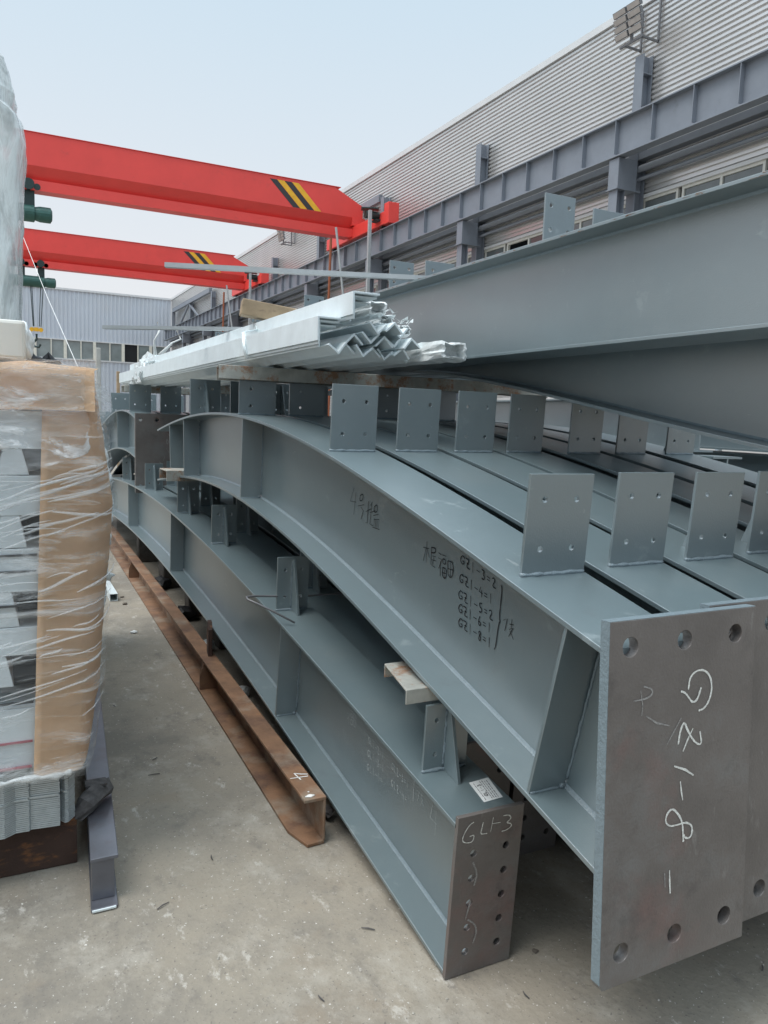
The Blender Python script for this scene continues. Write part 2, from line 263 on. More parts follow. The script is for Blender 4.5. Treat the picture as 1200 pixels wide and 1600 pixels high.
ST = {"gz":[[[1.2795,1.1203,0.9553],[1.2929,1.12,0.9505],[1.3043,1.1194,0.9381],[1.3152,1.1187,0.9256],[1.3301,1.1189,0.9303],[1.3398,1.1204,0.9565]],[[1.3016,1.1204,0.956],[1.3044,1.1218,0.982],[1.3237,1.1225,0.9951],[1.3482,1.1224,0.9936],[1.3677,1.1215,0.9767],[1.3737,1.1198,0.9469],[1.3645,1.1184,0.9212],[1.3498,1.1177,0.9076],[1.3345,1.1176,0.9062]],[[1.2774,1.114,0.8408],[1.2819,1.1157,0.8709],[1.293,1.1167,0.8891],[1.303,1.1155,0.8677],[1.3258,1.1138,0.8375],[1.3491,1.1133,0.8271],[1.3412,1.1151,0.8597]],[[1.3199,1.1156,0.8696],[1.3042,1.1143,0.8454],[1.2921,1.113,0.823]],[[1.2678,1.1115,0.7953],[1.3014,1.1107,0.7815],[1.3265,1.1098,0.765]],[[1.2875,1.1095,0.7586],[1.2916,1.1083,0.7365],[1.2968,1.1071,0.7154]],[[1.3033,1.102,0.6219],[1.3008,1.1034,0.6472],[1.2981,1.1044,0.6657],[1.2882,1.1054,0.6835],[1.2675,1.1065,0.7041],[1.2519,1.106,0.6952],[1.2468,1.1051,0.6786],[1.2593,1.1043,0.6649],[1.2832,1.1043,0.6635],[1.3072,1.1043,0.6648],[1.326,1.1038,0.6554],[1.3298,1.103,0.641],[1.3244,1.1022,0.6263],[1.3091,1.1023,0.6283],[1.3012,1.103,0.6404]],[[1.2651,1.099,0.5676],[1.2669,1.0976,0.5424],[1.2694,1.0961,0.5148]]],"gzfaint":[[[1.173,1.1216,0.9786],[1.1959,1.1212,0.9715],[1.1992,1.1206,0.9604],[1.1826,1.1201,0.9519],[1.1464,1.1201,0.9517]],[[1.165,1.1212,0.9712],[1.172,1.1194,0.9385],[1.1701,1.1182,0.9175]],[[1.1831,1.1181,0.9148],[1.2135,1.1171,0.8963],[1.2499,1.1165,0.8853]],[[1.2836,1.1171,0.897],[1.2448,1.1143,0.846]],[[1.251,1.0988,0.5642],[1.2537,1.097,0.5322]]],"gz2":[[[1.5957,1.1602,1.0442],[1.5845,1.1578,0.9999],[1.5753,1.1554,0.9578]],[[1.5989,1.1575,0.9946],[1.5918,1.1576,0.9963]]],"gl":[[[1.0976,1.596,0.4614],[1.0848,1.5963,0.4565],[1.0717,1.5974,0.438],[1.0652,1.5986,0.4196],[1.0694,1.5992,0.4093],[1.0866,1.5996,0.4038],[1.0998,1.5995,0.4053],[1.1029,1.5983,0.4248],[1.0881,1.5985,0.422]],[[1.1278,1.5964,0.4547],[1.1244,1.5976,0.4354],[1.1218,1.5985,0.4204],[1.144,1.5986,0.4191]],[[1.1591,1.5959,0.4619],[1.1542,1.5986,0.4199]],[[1.1569,1.5971,0.4437],[1.1846,1.5972,0.4423]],[[1.1914,1.5961,0.4596],[1.2071,1.5961,0.4593],[1.2177,1.5965,0.4523],[1.2159,1.5971,0.4433],[1.2026,1.5975,0.4367],[1.2208,1.5979,0.4311],[1.2218,1.5985,0.4214],[1.2051,1.5989,0.4141],[1.1911,1.5989,0.4141]]],"glfaint":[[[1.1058,1.6034,0.3431],[1.1201,1.6052,0.3143],[1.1228,1.6065,0.2946],[1.1162,1.608,0.2709]],[[1.1102,1.6107,0.2279],[1.104,1.6124,0.2008],[1.0984,1.6141,0.1734]],[[1.1054,1.6142,0.1714],[1.1275,1.6152,0.1553],[1.1405,1.6169,0.1286],[1.1302,1.6192,0.0924]]],"web":[[[1.2,2.6427,1.2482],[1.2,2.6744,1.1937],[1.2,2.6213,1.1958]],[[1.2,2.6239,1.2318],[1.2,2.6388,1.1462]],[[1.2,2.5854,1.2248],[1.2,2.5589,1.2332],[1.2,2.5622,1.2093],[1.2,2.5906,1.2027],[1.2,2.5854,1.2248]],[[1.2,2.603,1.1833],[1.2,2.5493,1.1943]],[[1.2,2.5772,1.1826],[1.2,2.5543,1.171],[1.2,2.5738,1.1363]],[[1.2,2.5342,1.1698],[1.2,2.4896,1.1857]],[[1.2,2.5126,1.2111],[1.2,2.518,1.1293],[1.2,2.5313,1.1311]],[[1.2,2.5,1.195],[1.2,2.4803,1.2111]],[[1.2,2.4982,1.1706],[1.2,2.4543,1.1829]],[[1.2,2.4845,1.2037],[1.2,2.495,1.1289],[1.2,2.4691,1.1268]],[[1.2,2.4632,1.1957],[1.2,2.4406,1.2086],[1.2,2.4354,1.1817],[1.2,2.4648,1.1747],[1.2,2.4632,1.1957]],[[1.2,2.4687,1.1638],[1.2,2.4255,1.174]],[[1.2,2.463,1.1506],[1.2,2.4211,1.156],[1.2,2.4249,1.1246]],[[1.2,2.4601,1.1544],[1.2,2.4608,1.1217]],[[1.2,2.4489,1.1524],[1.2,2.4467,1.1236]],[[1.2,2.438,1.1538],[1.2,2.4357,1.1231]],[[1.2,2.4735,1.1213],[1.2,2.4153,1.1204]],[[1.2,2.0987,1.1085],[1.2,2.0596,1.1099]],[[1.2,2.0759,1.1305],[1.2,2.0764,1.063]],[[1.2,2.0802,1.1084],[1.2,2.0952,1.0658]],[[1.2,2.0742,1.1094],[1.2,2.0573,1.0817]],[[1.2,2.047,1.1169],[1.2,2.0199,1.1183],[1.2,2.021,1.1031],[1.2,2.0456,1.1001]],[[1.2,2.047,1.1169],[1.2,2.0461,1.0624]],[[1.2,2.0389,1.091],[1.2,2.0177,1.0916]],[[1.2,2.0414,1.0784],[1.2,2.0143,1.079]],[[1.2,2.0293,1.0896],[1.2,2.0399,1.0604],[1.2,2.0196,1.0582]],[[1.2,2.0027,1.1074],[1.2,1.9851,1.1032]],[[1.2,2.0037,1.0911],[1.2,1.9805,1.0892],[1.2,1.9987,1.0591]],[[1.2,1.9893,1.0847],[1.2,1.9876,1.0373]],[[1.2,1.9795,1.1042],[1.2,1.9569,1.1039]],[[1.2,1.9763,1.0929],[1.2,1.9583,1.0931],[1.2,1.9592,1.0782],[1.2,1.975,1.0783],[1.2,1.9763,1.0929]],[[1.2,1.9763,1.0662],[1.2,1.9515,1.0667],[1.2,1.9534,1.0352],[1.2,1.9738,1.037],[1.2,1.9763,1.0662]],[[1.2,1.965,1.0666],[1.2,1.9624,1.0363]],[[1.2,1.975,1.0505],[1.2,1.9525,1.0513]],[[1.2,1.947,1.0922],[1.2,1.9141,1.0923],[1.2,1.9166,1.0443],[1.2,1.9431,1.046],[1.2,1.947,1.0922]],[[1.2,1.9305,1.0922],[1.2,1.9297,1.044]],[[1.2,1.9451,1.0691],[1.2,1.9154,1.0689]],[[1.2,1.6705,1.0761],[1.2,1.6632,1.0645],[1.2,1.6711,0.9835],[1.2,1.6643,0.9772],[1.2,1.6723,0.9672],[1.2,1.6793,0.9038],[1.2,1.6857,0.8928]],[[1.2,1.6506,0.9833],[1.2,1.6339,0.9916],[1.2,1.6421,0.9565]],[[1.2,1.6225,0.9799],[1.2,1.6039,0.9821]],[[1.2,1.6127,0.9953],[1.2,1.6146,0.9689]],[[1.2,1.6229,0.9652],[1.2,1.6064,0.9726],[1.2,1.6237,0.9457]],[[1.2,1.6192,0.9625],[1.2,1.602,0.9427]],[[1.2,1.8548,1.115],[1.2,1.8645,1.1224],[1.2,1.8744,1.1167],[1.2,1.877,1.1067],[1.2,1.8692,1.0972],[1.2,1.8578,1.0974],[1.2,1.8574,1.1051],[1.2,1.8654,1.1063]],[[1.2,1.8497,1.1174],[1.2,1.8293,1.1143],[1.2,1.8453,1.0924],[1.2,1.8248,1.0881]],[[1.2,1.843,1.1046],[1.2,1.8304,1.1019]],[[1.2,1.8107,1.1127],[1.2,1.8091,1.0823]],[[1.2,1.7909,1.0934],[1.2,1.7734,1.0896]],[[1.2,1.7651,1.1006],[1.2,1.75,1.0958],[1.2,1.7588,1.0887],[1.2,1.7476,1.0798],[1.2,1.7521,1.0722],[1.2,1.763,1.0759]],[[1.2,1.738,1.0857],[1.2,1.7233,1.0825]],[[1.2,1.7373,1.0781],[1.2,1.7227,1.0749]],[[1.2,1.7126,1.0845],[1.2,1.7049,1.0881],[1.2,1.6981,1.08],[1.2,1.7108,1.064],[1.2,1.6934,1.0603]],[[1.2,1.8552,1.0603],[1.2,1.865,1.0673],[1.2,1.8749,1.0611],[1.2,1.8775,1.051],[1.2,1.8697,1.0417],[1.2,1.8583,1.0424],[1.2,1.8578,1.0502],[1.2,1.8659,1.0511]],[[1.2,1.8521,1.0633],[1.2,1.8316,1.061],[1.2,1.8476,1.0383],[1.2,1.827,1.0348]],[[1.2,1.8453,1.0507],[1.2,1.8327,1.0485]],[[1.2,1.8148,1.0605],[1.2,1.8133,1.0299]],[[1.2,1.7967,1.0422],[1.2,1.7792,1.0391]],[[1.2,1.7642,1.0508],[1.2,1.7725,1.0365],[1.2,1.754,1.0319]],[[1.2,1.7602,1.0415],[1.2,1.7594,1.0214]],[[1.2,1.7471,1.0373],[1.2,1.7323,1.0347]],[[1.2,1.7465,1.0296],[1.2,1.7317,1.0271]],[[1.2,1.7155,1.0415],[1.2,1.7141,1.0143]],[[1.2,1.8563,1.0119],[1.2,1.8661,1.0187],[1.2,1.8759,1.0121],[1.2,1.8785,1.0018],[1.2,1.8708,0.9927],[1.2,1.8593,0.9938],[1.2,1.8588,1.0017],[1.2,1.867,1.0023]],[[1.2,1.8522,1.0149],[1.2,1.8317,1.0134],[1.2,1.8478,0.9899],[1.2,1.8272,0.9871]],[[1.2,1.8454,1.0025],[1.2,1.8328,1.0007]],[[1.2,1.8141,1.0133],[1.2,1.8125,0.9826]],[[1.2,1.7951,0.9954],[1.2,1.7776,0.9929]],[[1.2,1.7553,1.0041],[1.2,1.767,1.0044],[1.2,1.7672,0.9943],[1.2,1.7551,0.9898],[1.2,1.7553,0.9797],[1.2,1.7679,0.9786]],[[1.2,1.7439,0.992],[1.2,1.7292,0.9899]],[[1.2,1.7432,0.9843],[1.2,1.7285,0.9822]],[[1.2,1.7193,0.9929],[1.2,1.7115,0.9972],[1.2,1.7047,0.9894],[1.2,1.7175,0.9722],[1.2,1.7,0.9698]],[[1.2,1.8528,0.9722],[1.2,1.8626,0.9788],[1.2,1.8725,0.972],[1.2,1.8751,0.9617],[1.2,1.8673,0.9527],[1.2,1.8559,0.954],[1.2,1.8554,0.9619],[1.2,1.8635,0.9624]],[[1.2,1.8502,0.9754],[1.2,1.8296,0.9741],[1.2,1.8457,0.9504],[1.2,1.8251,0.9478]],[[1.2,1.8434,0.963],[1.2,1.8308,0.9614]],[[1.2,1.8134,0.9745],[1.2,1.8118,0.9437]],[[1.2,1.7958,0.957],[1.2,1.7781,0.9547]],[[1.2,1.7614,0.9671],[1.2,1.7698,0.9522],[1.2,1.7655,0.9401],[1.2,1.756,0.9418],[1.2,1.7579,0.9507],[1.2,1.7685,0.9506]],[[1.2,1.747,0.9546],[1.2,1.7322,0.9527]],[[1.2,1.7463,0.9469],[1.2,1.7315,0.945]],[[1.2,1.7157,0.9605],[1.2,1.7143,0.933]],[[1.2,1.8493,0.9305],[1.2,1.859,0.9371],[1.2,1.8689,0.9303],[1.2,1.8715,0.9199],[1.2,1.8637,0.9109],[1.2,1.8523,0.9123],[1.2,1.8518,0.9202],[1.2,1.8599,0.9206]],[[1.2,1.8466,0.9338],[1.2,1.826,0.9326],[1.2,1.8421,0.9087],[1.2,1.8215,0.9063]],[[1.2,1.8398,0.9214],[1.2,1.8272,0.9199]],[[1.2,1.8098,0.9331],[1.2,1.8082,0.9022]],[[1.2,1.7922,0.9156],[1.2,1.7745,0.9135]],[[1.2,1.7554,0.9228],[1.2,1.764,0.9238],[1.2,1.7634,0.9165],[1.2,1.7541,0.9081],[1.2,1.7543,0.898],[1.2,1.7629,0.899],[1.2,1.7628,0.9092],[1.2,1.7548,0.9154],[1.2,1.7554,0.9228]],[[1.2,1.7434,0.9135],[1.2,1.7285,0.9117]],[[1.2,1.7427,0.9058],[1.2,1.7279,0.904]],[[1.2,1.7121,0.9196],[1.2,1.7107,0.8921]]],"glweb":[[[1.149,2.5289,0.4339],[1.149,2.5129,0.4314]],[[1.149,2.5352,0.4109],[1.149,2.5039,0.414],[1.149,2.5296,0.3879]],[[1.149,2.5171,0.4075],[1.149,2.5146,0.3728]],[[1.149,2.5012,0.4315],[1.149,2.4821,0.4335]],[[1.149,2.5004,0.4194],[1.149,2.4812,0.4223],[1.149,2.4823,0.4097],[1.149,2.4995,0.4074],[1.149,2.5004,0.4194]],[[1.149,2.4988,0.3977],[1.149,2.4797,0.4008],[1.149,2.4802,0.3817],[1.149,2.4975,0.3793],[1.149,2.4988,0.3977]],[[1.149,2.4741,0.4291],[1.149,2.4515,0.4317],[1.149,2.4517,0.3828],[1.149,2.4726,0.383],[1.149,2.4741,0.4291]],[[1.149,2.4628,0.4308],[1.149,2.4612,0.3824]],[[1.149,2.4725,0.4076],[1.149,2.4517,0.4088]],[[1.149,2.0054,0.3912],[1.149,2.0064,0.3519],[1.149,2.0088,0.3118]],[[1.149,1.986,0.3578],[1.149,1.9711,0.3598],[1.149,1.9795,0.3279]],[[1.149,1.9612,0.3554],[1.149,1.944,0.3586]],[[1.149,1.9538,0.3637],[1.149,1.9549,0.3444]],[[1.149,1.9601,0.342],[1.149,1.9471,0.3481],[1.149,1.9598,0.3212]],[[1.149,1.9571,0.3385],[1.149,1.9415,0.328]],[[1.149,2.3295,0.3896],[1.149,2.3362,0.3954],[1.149,2.3428,0.3887],[1.149,2.3445,0.3788],[1.149,2.3391,0.3707],[1.149,2.3313,0.3723],[1.149,2.3311,0.3798],[1.149,2.3366,0.3799]],[[1.149,2.3238,0.3951],[1.149,2.3234,0.3692],[1.149,2.3124,0.368]],[[1.149,2.3006,0.3934],[1.149,2.2992,0.3641]],[[1.149,2.2873,0.3773],[1.149,2.275,0.3759]],[[1.149,2.2698,0.3837],[1.149,2.2641,0.3885],[1.149,2.259,0.381],[1.149,2.2682,0.3627],[1.149,2.2552,0.3613]],[[1.149,2.2514,0.3769],[1.149,2.2409,0.3757]],[[1.149,2.2509,0.3695],[1.149,2.2403,0.3683]],[[1.149,2.2284,0.3838],[1.149,2.2271,0.3573]],[[1.149,2.331,0.3406],[1.149,2.3378,0.346],[1.149,2.3444,0.3389],[1.149,2.346,0.3289],[1.149,2.3407,0.321],[1.149,2.3329,0.323],[1.149,2.3327,0.3306],[1.149,2.3382,0.3304]],[[1.149,2.3245,0.3462],[1.149,2.3241,0.3203],[1.149,2.3131,0.3196]],[[1.149,2.3004,0.3457],[1.149,2.299,0.3163]],[[1.149,2.2863,0.3302],[1.149,2.274,0.3294]],[[1.149,2.2682,0.3416],[1.149,2.2575,0.3395],[1.149,2.2636,0.331],[1.149,2.2556,0.3241],[1.149,2.2587,0.3159],[1.149,2.2664,0.3178]],[[1.149,2.2488,0.3315],[1.149,2.2383,0.3308]],[[1.149,2.2482,0.3241],[1.149,2.2377,0.3235]],[[1.149,2.225,0.3396],[1.149,2.2237,0.313]],[[1.149,2.3307,0.2897],[1.149,2.3375,0.2948],[1.149,2.3441,0.2873],[1.149,2.3457,0.2771],[1.149,2.3404,0.2694],[1.149,2.3326,0.2719],[1.149,2.3324,0.2795],[1.149,2.3379,0.2791]],[[1.149,2.3221,0.2958],[1.149,2.3217,0.2696],[1.149,2.3107,0.2696]],[[1.149,2.2959,0.2966],[1.149,2.2945,0.2671]],[[1.149,2.2797,0.2817],[1.149,2.2675,0.2816]],[[1.149,2.2538,0.2955],[1.149,2.2594,0.2802],[1.149,2.2465,0.2787]],[[1.149,2.2509,0.2871],[1.149,2.2501,0.2675]],[[1.149,2.2383,0.2851],[1.149,2.2279,0.285]],[[1.149,2.2377,0.2777],[1.149,2.2273,0.2777]],[[1.149,2.1471,0.3705],[1.149,2.1531,0.3761],[1.149,2.1589,0.3699],[1.149,2.1603,0.3606],[1.149,2.1555,0.3529],[1.149,2.1486,0.3543],[1.149,2.1484,0.3613],[1.149,2.1534,0.3615]],[[1.149,2.1408,0.3753],[1.149,2.1403,0.351],[1.149,2.1305,0.3497]],[[1.149,2.124,0.3684],[1.149,2.1189,0.3731],[1.149,2.1143,0.3656],[1.149,2.1224,0.3476],[1.149,2.1107,0.346]],[[1.149,2.1058,0.3576],[1.149,2.0949,0.356]],[[1.149,2.0893,0.367],[1.149,2.0798,0.3643],[1.149,2.0852,0.3567],[1.149,2.078,0.3497],[1.149,2.0807,0.3423],[1.149,2.0875,0.3446]],[[1.149,2.0715,0.3561],[1.149,2.0621,0.3548]],[[1.149,2.0709,0.3492],[1.149,2.0616,0.3479]],[[1.149,2.0499,0.362],[1.149,2.0486,0.3371]],[[1.149,2.1457,0.3135],[1.149,2.1517,0.3187],[1.149,2.1575,0.3121],[1.149,2.1589,0.3027],[1.149,2.1541,0.2952],[1.149,2.1472,0.297],[1.149,2.1471,0.3041],[1.149,2.152,0.304]],[[1.149,2.1374,0.3185],[1.149,2.1369,0.2941],[1.149,2.1272,0.2934]],[[1.149,2.1187,0.3125],[1.149,2.1136,0.3175],[1.149,2.109,0.3103],[1.149,2.1171,0.2917],[1.149,2.1054,0.2908]],[[1.149,2.0986,0.3026],[1.149,2.0877,0.3017]],[[1.149,2.075,0.3137],[1.149,2.0799,0.2998],[1.149,2.0684,0.2975]],[[1.149,2.0724,0.3057],[1.149,2.0716,0.2874]],[[1.149,2.0606,0.303],[1.149,2.0514,0.3022]],[[1.149,2.0601,0.296],[1.149,2.0508,0.2953]],[[1.149,1.8863,0.3652],[1.149,1.8992,0.3112],[1.149,1.8594,0.3091]],[[1.149,1.8659,0.3497],[1.149,1.8676,0.271]]],"rust4":[[[0.9641,2.5962,0.177],[0.9701,2.5377,0.177]],[[0.9365,2.5598,0.177],[1.0051,2.5548,0.177]],[[0.9649,2.5949,0.177],[0.9857,2.5798,0.177],[1.0096,2.5699,0.177]]]}
# ------------------------------------------------------------------ ground
bm = B()
bmesh.ops.create_grid(bm, x_segments=1, y_segments=1, size=400)
ground = structure('ground', bm, concrete)
# ------------------------------------------------------------------ warehouse
PITCH = .108
wh = thing('warehouse', 'long warehouse clad in horizontally ribbed grey metal siding behind the crane rail', 'warehouse', (12.75, 33, 0))
YE0, YE1 = 1.0, 64.7; RX = 12.75; ZT = 10.62
def rib_profile(z0, z1):
    pts = []; z = z0
    while z < z1:
        for dz, dx in ((0, 0), (.034, 0), (.040, -.042), (.092, -.042)):
            if z+dz < z1: pts.append((dx, z+dz))
        z += PITCH
    pts.append((0, z1)); return pts
def siding_sheet(z0, z1, name='siding'):
    bm = B(); pr = rib_profile(z0, z1)
    ys = list(np.arange(YE0, YE1, 5.9)) + [YE1]
    rows = [[bm.verts.new((RX+dx+(.003 if False else 0), y, z)) for dx, z in pr] for y in ys]
    for a, b in zip(rows, rows[1:]):
        for i in range(len(pr)-1): bm.faces.new((a[i], a[i+1], b[i+1], b[i]))
    return obj(name, bm, siding, wh)
siding_sheet(6.6, ZT); siding_sheet(0.02, 5.15)
bm = B(); box(bm, RX+.02, RX+.3, YE0, YE1-.02, 6.6, ZT-.02); box(bm, RX+.02, RX+.3, YE0, YE1-.02, 0, 5.14)
box(bm, RX+.02, RX+.3, YE1-.3+.002, YE1-.022, 5.142, 6.598); obj('wall_core', bm, trim, wh)
bm = B(); box(bm, RX-.09, RX+.4, YE0, YE1+.05, ZT, ZT+.16); obj('eave_trim', bm, trim, wh)
bm = B(); box(bm, RX-.06, RX+.3, YE1, YE1+.05, 0, ZT-.01); obj('corner_trim', bm, trim, wh)
bm = B(); box(bm, RX-.07, RX+.02, YE0, YE1, 6.53, 6.6); box(bm, RX-.09, RX+.05, YE0, YE1, 5.08, 5.15); obj('window_trim', bm, trim, wh)
bm = B(); box(bm, RX+.9, RX+.95, YE0, YE1, 0, 8); obj('interior_shade_sheet', bm, dark, wh)  # black sheet painted as the unlit room behind the windows
y = 2.0; i = 0
rw = random.Random(3)
while y < 63.2:
    W_ = 1.95
    f = B()
    for (a, b, c, d) in ((0, W_, 5.152, 5.20), (0, W_, 6.47, 6.528), (0, .055, 5.20, 6.47), (W_-.055, W_, 5.20, 6.47), (W_/2-.03, W_/2+.03, 5.20, 6.47)):
        box(f, RX-.02, RX+.05, y+a, y+b, c, d)
    fo = obj('window', f, wframe, wh)
    for s in range(2):
        op = rw.random() < .2
        bm = B(); xx = RX+.012 if not op else RX+.35
        box(bm, xx, xx+.006, y+.057+s*(W_/2-.027), y+W_/2-.032+s*(W_/2-.027), 5.202, 6.468)
        obj('pane', bm, dark if op else glass, fo)  # open ones are black sheets, the shade inside put into the colour
    y += 2.05; i += 1
bm = B(); box(bm, RX-.30, RX-.1, YE0, YE1-.3, 7.28, 7.42); obj('shelf_purlin', bm, paint_dk, wh)
bm = B(); tube(bm, [(RX-.2, YE0, 7.12), (RX-.2, YE1-.3, 7.12)], .075, 10); obj('wall_pipe', bm, paint_dk, wh, True)
bm = B(); tube(bm, [(RX-.16, YE0, 6.92), (RX-.16, YE1-.3, 6.92)], .045, 8); obj('wall_pipe', bm, paint_dk, wh, True)
# upper stub columns standing on the wall
CY = [7.1+6.2*k for k in range(9)]
for k, y in enumerate(CY):
    x = 12.42
    words = 'first second third fourth fifth sixth seventh eighth ninth'.split()
    t = thing('crane_column', 'grey steel crane column with corbel carrying the rail girder, %s one counted from the near end of the warehouse' % words[k], 'steel column', (12.0, y, 0), 'steel columns carrying the crane rail girder')
    bm = B()
    box(bm, x, x+.012, y-.13, y+.13, 0, 9.45); box(bm, x+.012, x+.25, y-.006, y+.006, 0, 9.45); box(bm, x+.25, x+.262, y-.13, y+.13, 0, 9.45)
    box(bm, x+.013, x+.249, y-.125, y-.007, 9.05, 9.07)
    obj('rear_post', bm, paint_dk, t)
    bm = B(); x = 11.92
    box(bm, x, x+.012, y-.13, y+.13, 0, 6.6); box(bm, x+.012, x+.2, y-.006, y+.006, 0, 6.6); box(bm, x+.2, x+.212, y-.13, y+.13, 0, 6.6)
    obj('front_post', bm, paint_dk, t)
    bm = B(); box(bm, x-.05, x+.62, y-.17, y+.17, 6.6, 6.625); box(bm, x-.02, x+.5, y-.15, y-.135, 6.626, 7.24); box(bm, x-.02, x+.5, y+.135, y+.15, 6.626, 7.24)
    box(bm, x-.02, x-.005, y-.134, y+.134, 6.626, 7.24); box(bm, x+.2, x+.212, y-.134, y+.134, 6.626, 7.24)
    obj('corbel', bm, paint_dk, t)
# crane rail girder
g = thing('crane_rail_girder', 'long grey steel rail girder with web stiffeners running along the warehouse wall', 'girder', (12, 33, 7.25))
GY0, GY1 = 2.0, 63.6
bm = B(); box(bm, 12.0-.02, 12.0-.006, GY0, GY1, 7.29, 8.01); obj('web', bm, paint_dk, g)
bm = B(); box(bm, 11.86, 12.1, GY0, GY1, 8.01, 8.035); obj('top_flange', bm, paint_dk, g)
bm = B(); box(bm, 11.86, 12.1, GY0, GY1, 7.262, 7.288); obj('bottom_flange', bm, paint_dk, g)
bm = B(); box(bm, 11.96, 12.02, GY0, GY1, 8.036, 8.09); obj('rail', bm, rustdk, g)
k = 0; y = GY0+.3
y = 13.29 - 1.034*10
while y < GY1:
    bm = B(); box(bm, 11.865, 11.979, y-.008, y+.008, 7.33, 8.009); obj('stiffener', bm, paint_dk, g); y += 1.034
# tie frame at the far end
t = thing('bracing_frame', 'small grey braced steel frame above the far end of the rail girder', 'bracing frame', (12.5, 60, 8.1))
bm = B(); beam_bar(bm, (12.45, 50.8, 9.55), (12.45, 62.6, 9.55), .2, .28); obj('tie_beam', bm, paint_dk, t)
bm = B(); beam_bar(bm, (12.45, 62.6, 8.1), (12.45, 62.6, 9.4), .2, .25, (1, 0, 0)); obj('post', bm, paint_dk, t)
bm = B(); beam_bar(bm, (12.45, 57.2, 9.4), (12.45, 60.5, 8.1), .12, .12); obj('brace', bm, paint_dk, t)
bm = B(); beam_bar(bm, (12.45, 57.0, 9.4), (12.45, 53.8, 8.1), .12, .12); obj('brace', bm, paint_dk, t)
t = thing('bracing_frame', 'grey steel tie beam with diagonal strut behind the end of the nearer red crane', 'bracing frame', (12.5, 28, 8.1))
bm = B(); beam_bar(bm, (12.45, 25.9, 9.45), (12.45, 31.7, 9.45), .15, .26); obj('tie_beam', bm, paint_dk, t)
bm = B(); beam_bar(bm, (12.45, 28.6, 9.3), (12.45, 31.0, 8.1), .12, .12); obj('brace', bm, paint_dk, t)
# floodlights on the eave
def flood(y, label):
    t = thing('floodlight', label, 'floodlight', (12.5, y, ZT-.6), 'floodlights on the warehouse eave')
    zc = 10.1
    bm = B(); beam_bar(bm, (12.66, y-.3, zc-.45), (12.66, y-.3, zc+.65), .04, .04, (1, 0, 0)); beam_bar(bm, (12.66, y+.2, zc-.45), (12.66, y+.2, zc+.4), .04, .04, (1, 0, 0))
    for yy in (y-.3, y+.2): beam_bar(bm, (12.2, yy, zc-.42), (12.66, yy, zc-.42), .04, .04)
    beam_bar(bm, (12.2, y-.34, zc-.42), (12.2, y+.34, zc-.42), .04, .04); beam_bar(bm, (12.2, y, zc-.42), (12.2, y, zc+.2), .05, .05, (1, 0, 0)); obj('bracket_frame', bm, lampg, t)
    for s in range(2):
        for q in range(4):
            m = Matrix.Translation((12.12-.03*q, y-.2+s*.4, zc-.24+q*.145)) @ Matrix.Rotation(R(-25), 4, 'Y')
            bm = B(); box(bm, -.035, .035, -.185, .185, -.06, .06, m); h = obj('lamp_head', bm, lampg, t)
            bm = B(); box(bm, -.042, -.037, -.17, .17, -.05, .05, m); obj('lens', bm, lampl, h)
flood(13.35, 'floodlight bank of eight lamp heads on the warehouse eave at the upper right')
flood(35.8, 'small far floodlight bank on the warehouse eave between the two red cranes')
# ------------------------------------------------------------------ far building
YB = 64.8
fb = thing('far_factory_building', 'pale blue-grey vertical clad building with a window strip closing the far end of the yard', 'factory building', (-6, YB, 0))
bm = B()
def vclad(bm, x0, x1, z0, z1):
    x = x0; pts = []
    while x < x1:
        for dx, dy in ((0, 0), (.12, 0), (.15, -.05), (.27, -.05)):
            if x+dx < x1: pts.append((x+dx, dy))
        x += .3
    pts.append((x1, 0))
    a = [bm.verts.new((px, YB+py, z0)) for px, py in pts]; b = [bm.verts.new((px, YB+py, z1)) for px, py in pts]
    for i in range(len(pts)-1): bm.faces.new((a[i], a[i+1], b[i+1], b[i]))
vclad(bm, -20, 12.68, 6.95, 10.6); vclad(bm, -20, 12.68, 0, 5.4); obj('cladding', bm, siding2, fb)
bm = B(); box(bm, -20, 12.66, YB+.06, YB+.1, 0, 10.6); obj('wall_core', bm, siding2, fb)
bm = B(); box(bm, -20.1, 12.7, YB-.12, YB+.5, 10.6, 10.75); obj('parapet_trim', bm, trim, fb)
bm = B(); box(bm, -20, 12.69, YB-.10, YB+.03, 6.86, 6.95); box(bm, -20, 12.69, YB-.10, YB+.03, 5.4, 5.5); obj('window_band_trim', bm, trim, fb)
x = 12.2; k = 0
while x > -6:
    op = k == 2
    f = B(); box(f, x-.98, x-.02, YB-.01, YB+.02, 5.5, 6.86); fo = obj('window', f, dark if op else glass2, fb)
    bm = B(); box(bm, x-.04-(.14 if k % 2 else .0), x+.04, YB-.10, YB-.012, 5.5, 6.86); obj('mullion', bm, cream, fb)
    x -= 1.06; k += 1
# ------------------------------------------------------------------ unseen hall added behind the viewer to shade faces turned to the camera
nb = thing('added_hall', 'unseen grey clad hall added behind the viewer to shade faces turned to the camera', 'factory building', (0, -11, 0))
bm = B(); box(bm, -30, 30, -12, -11, 0, 9.5); obj('wall', bm, siding2, nb)
bm = B(); box(bm, -30.1, 30.1, -12.1, -10.9, 9.5, 9.7); obj('parapet_trim', bm, trim, nb)
for x in (-20, -8, 4, 16): bm = B(); box(bm, x, x+4.5, -10.99, -10.95, 0.01, 5); obj('gate', bm, paint_dk, nb)
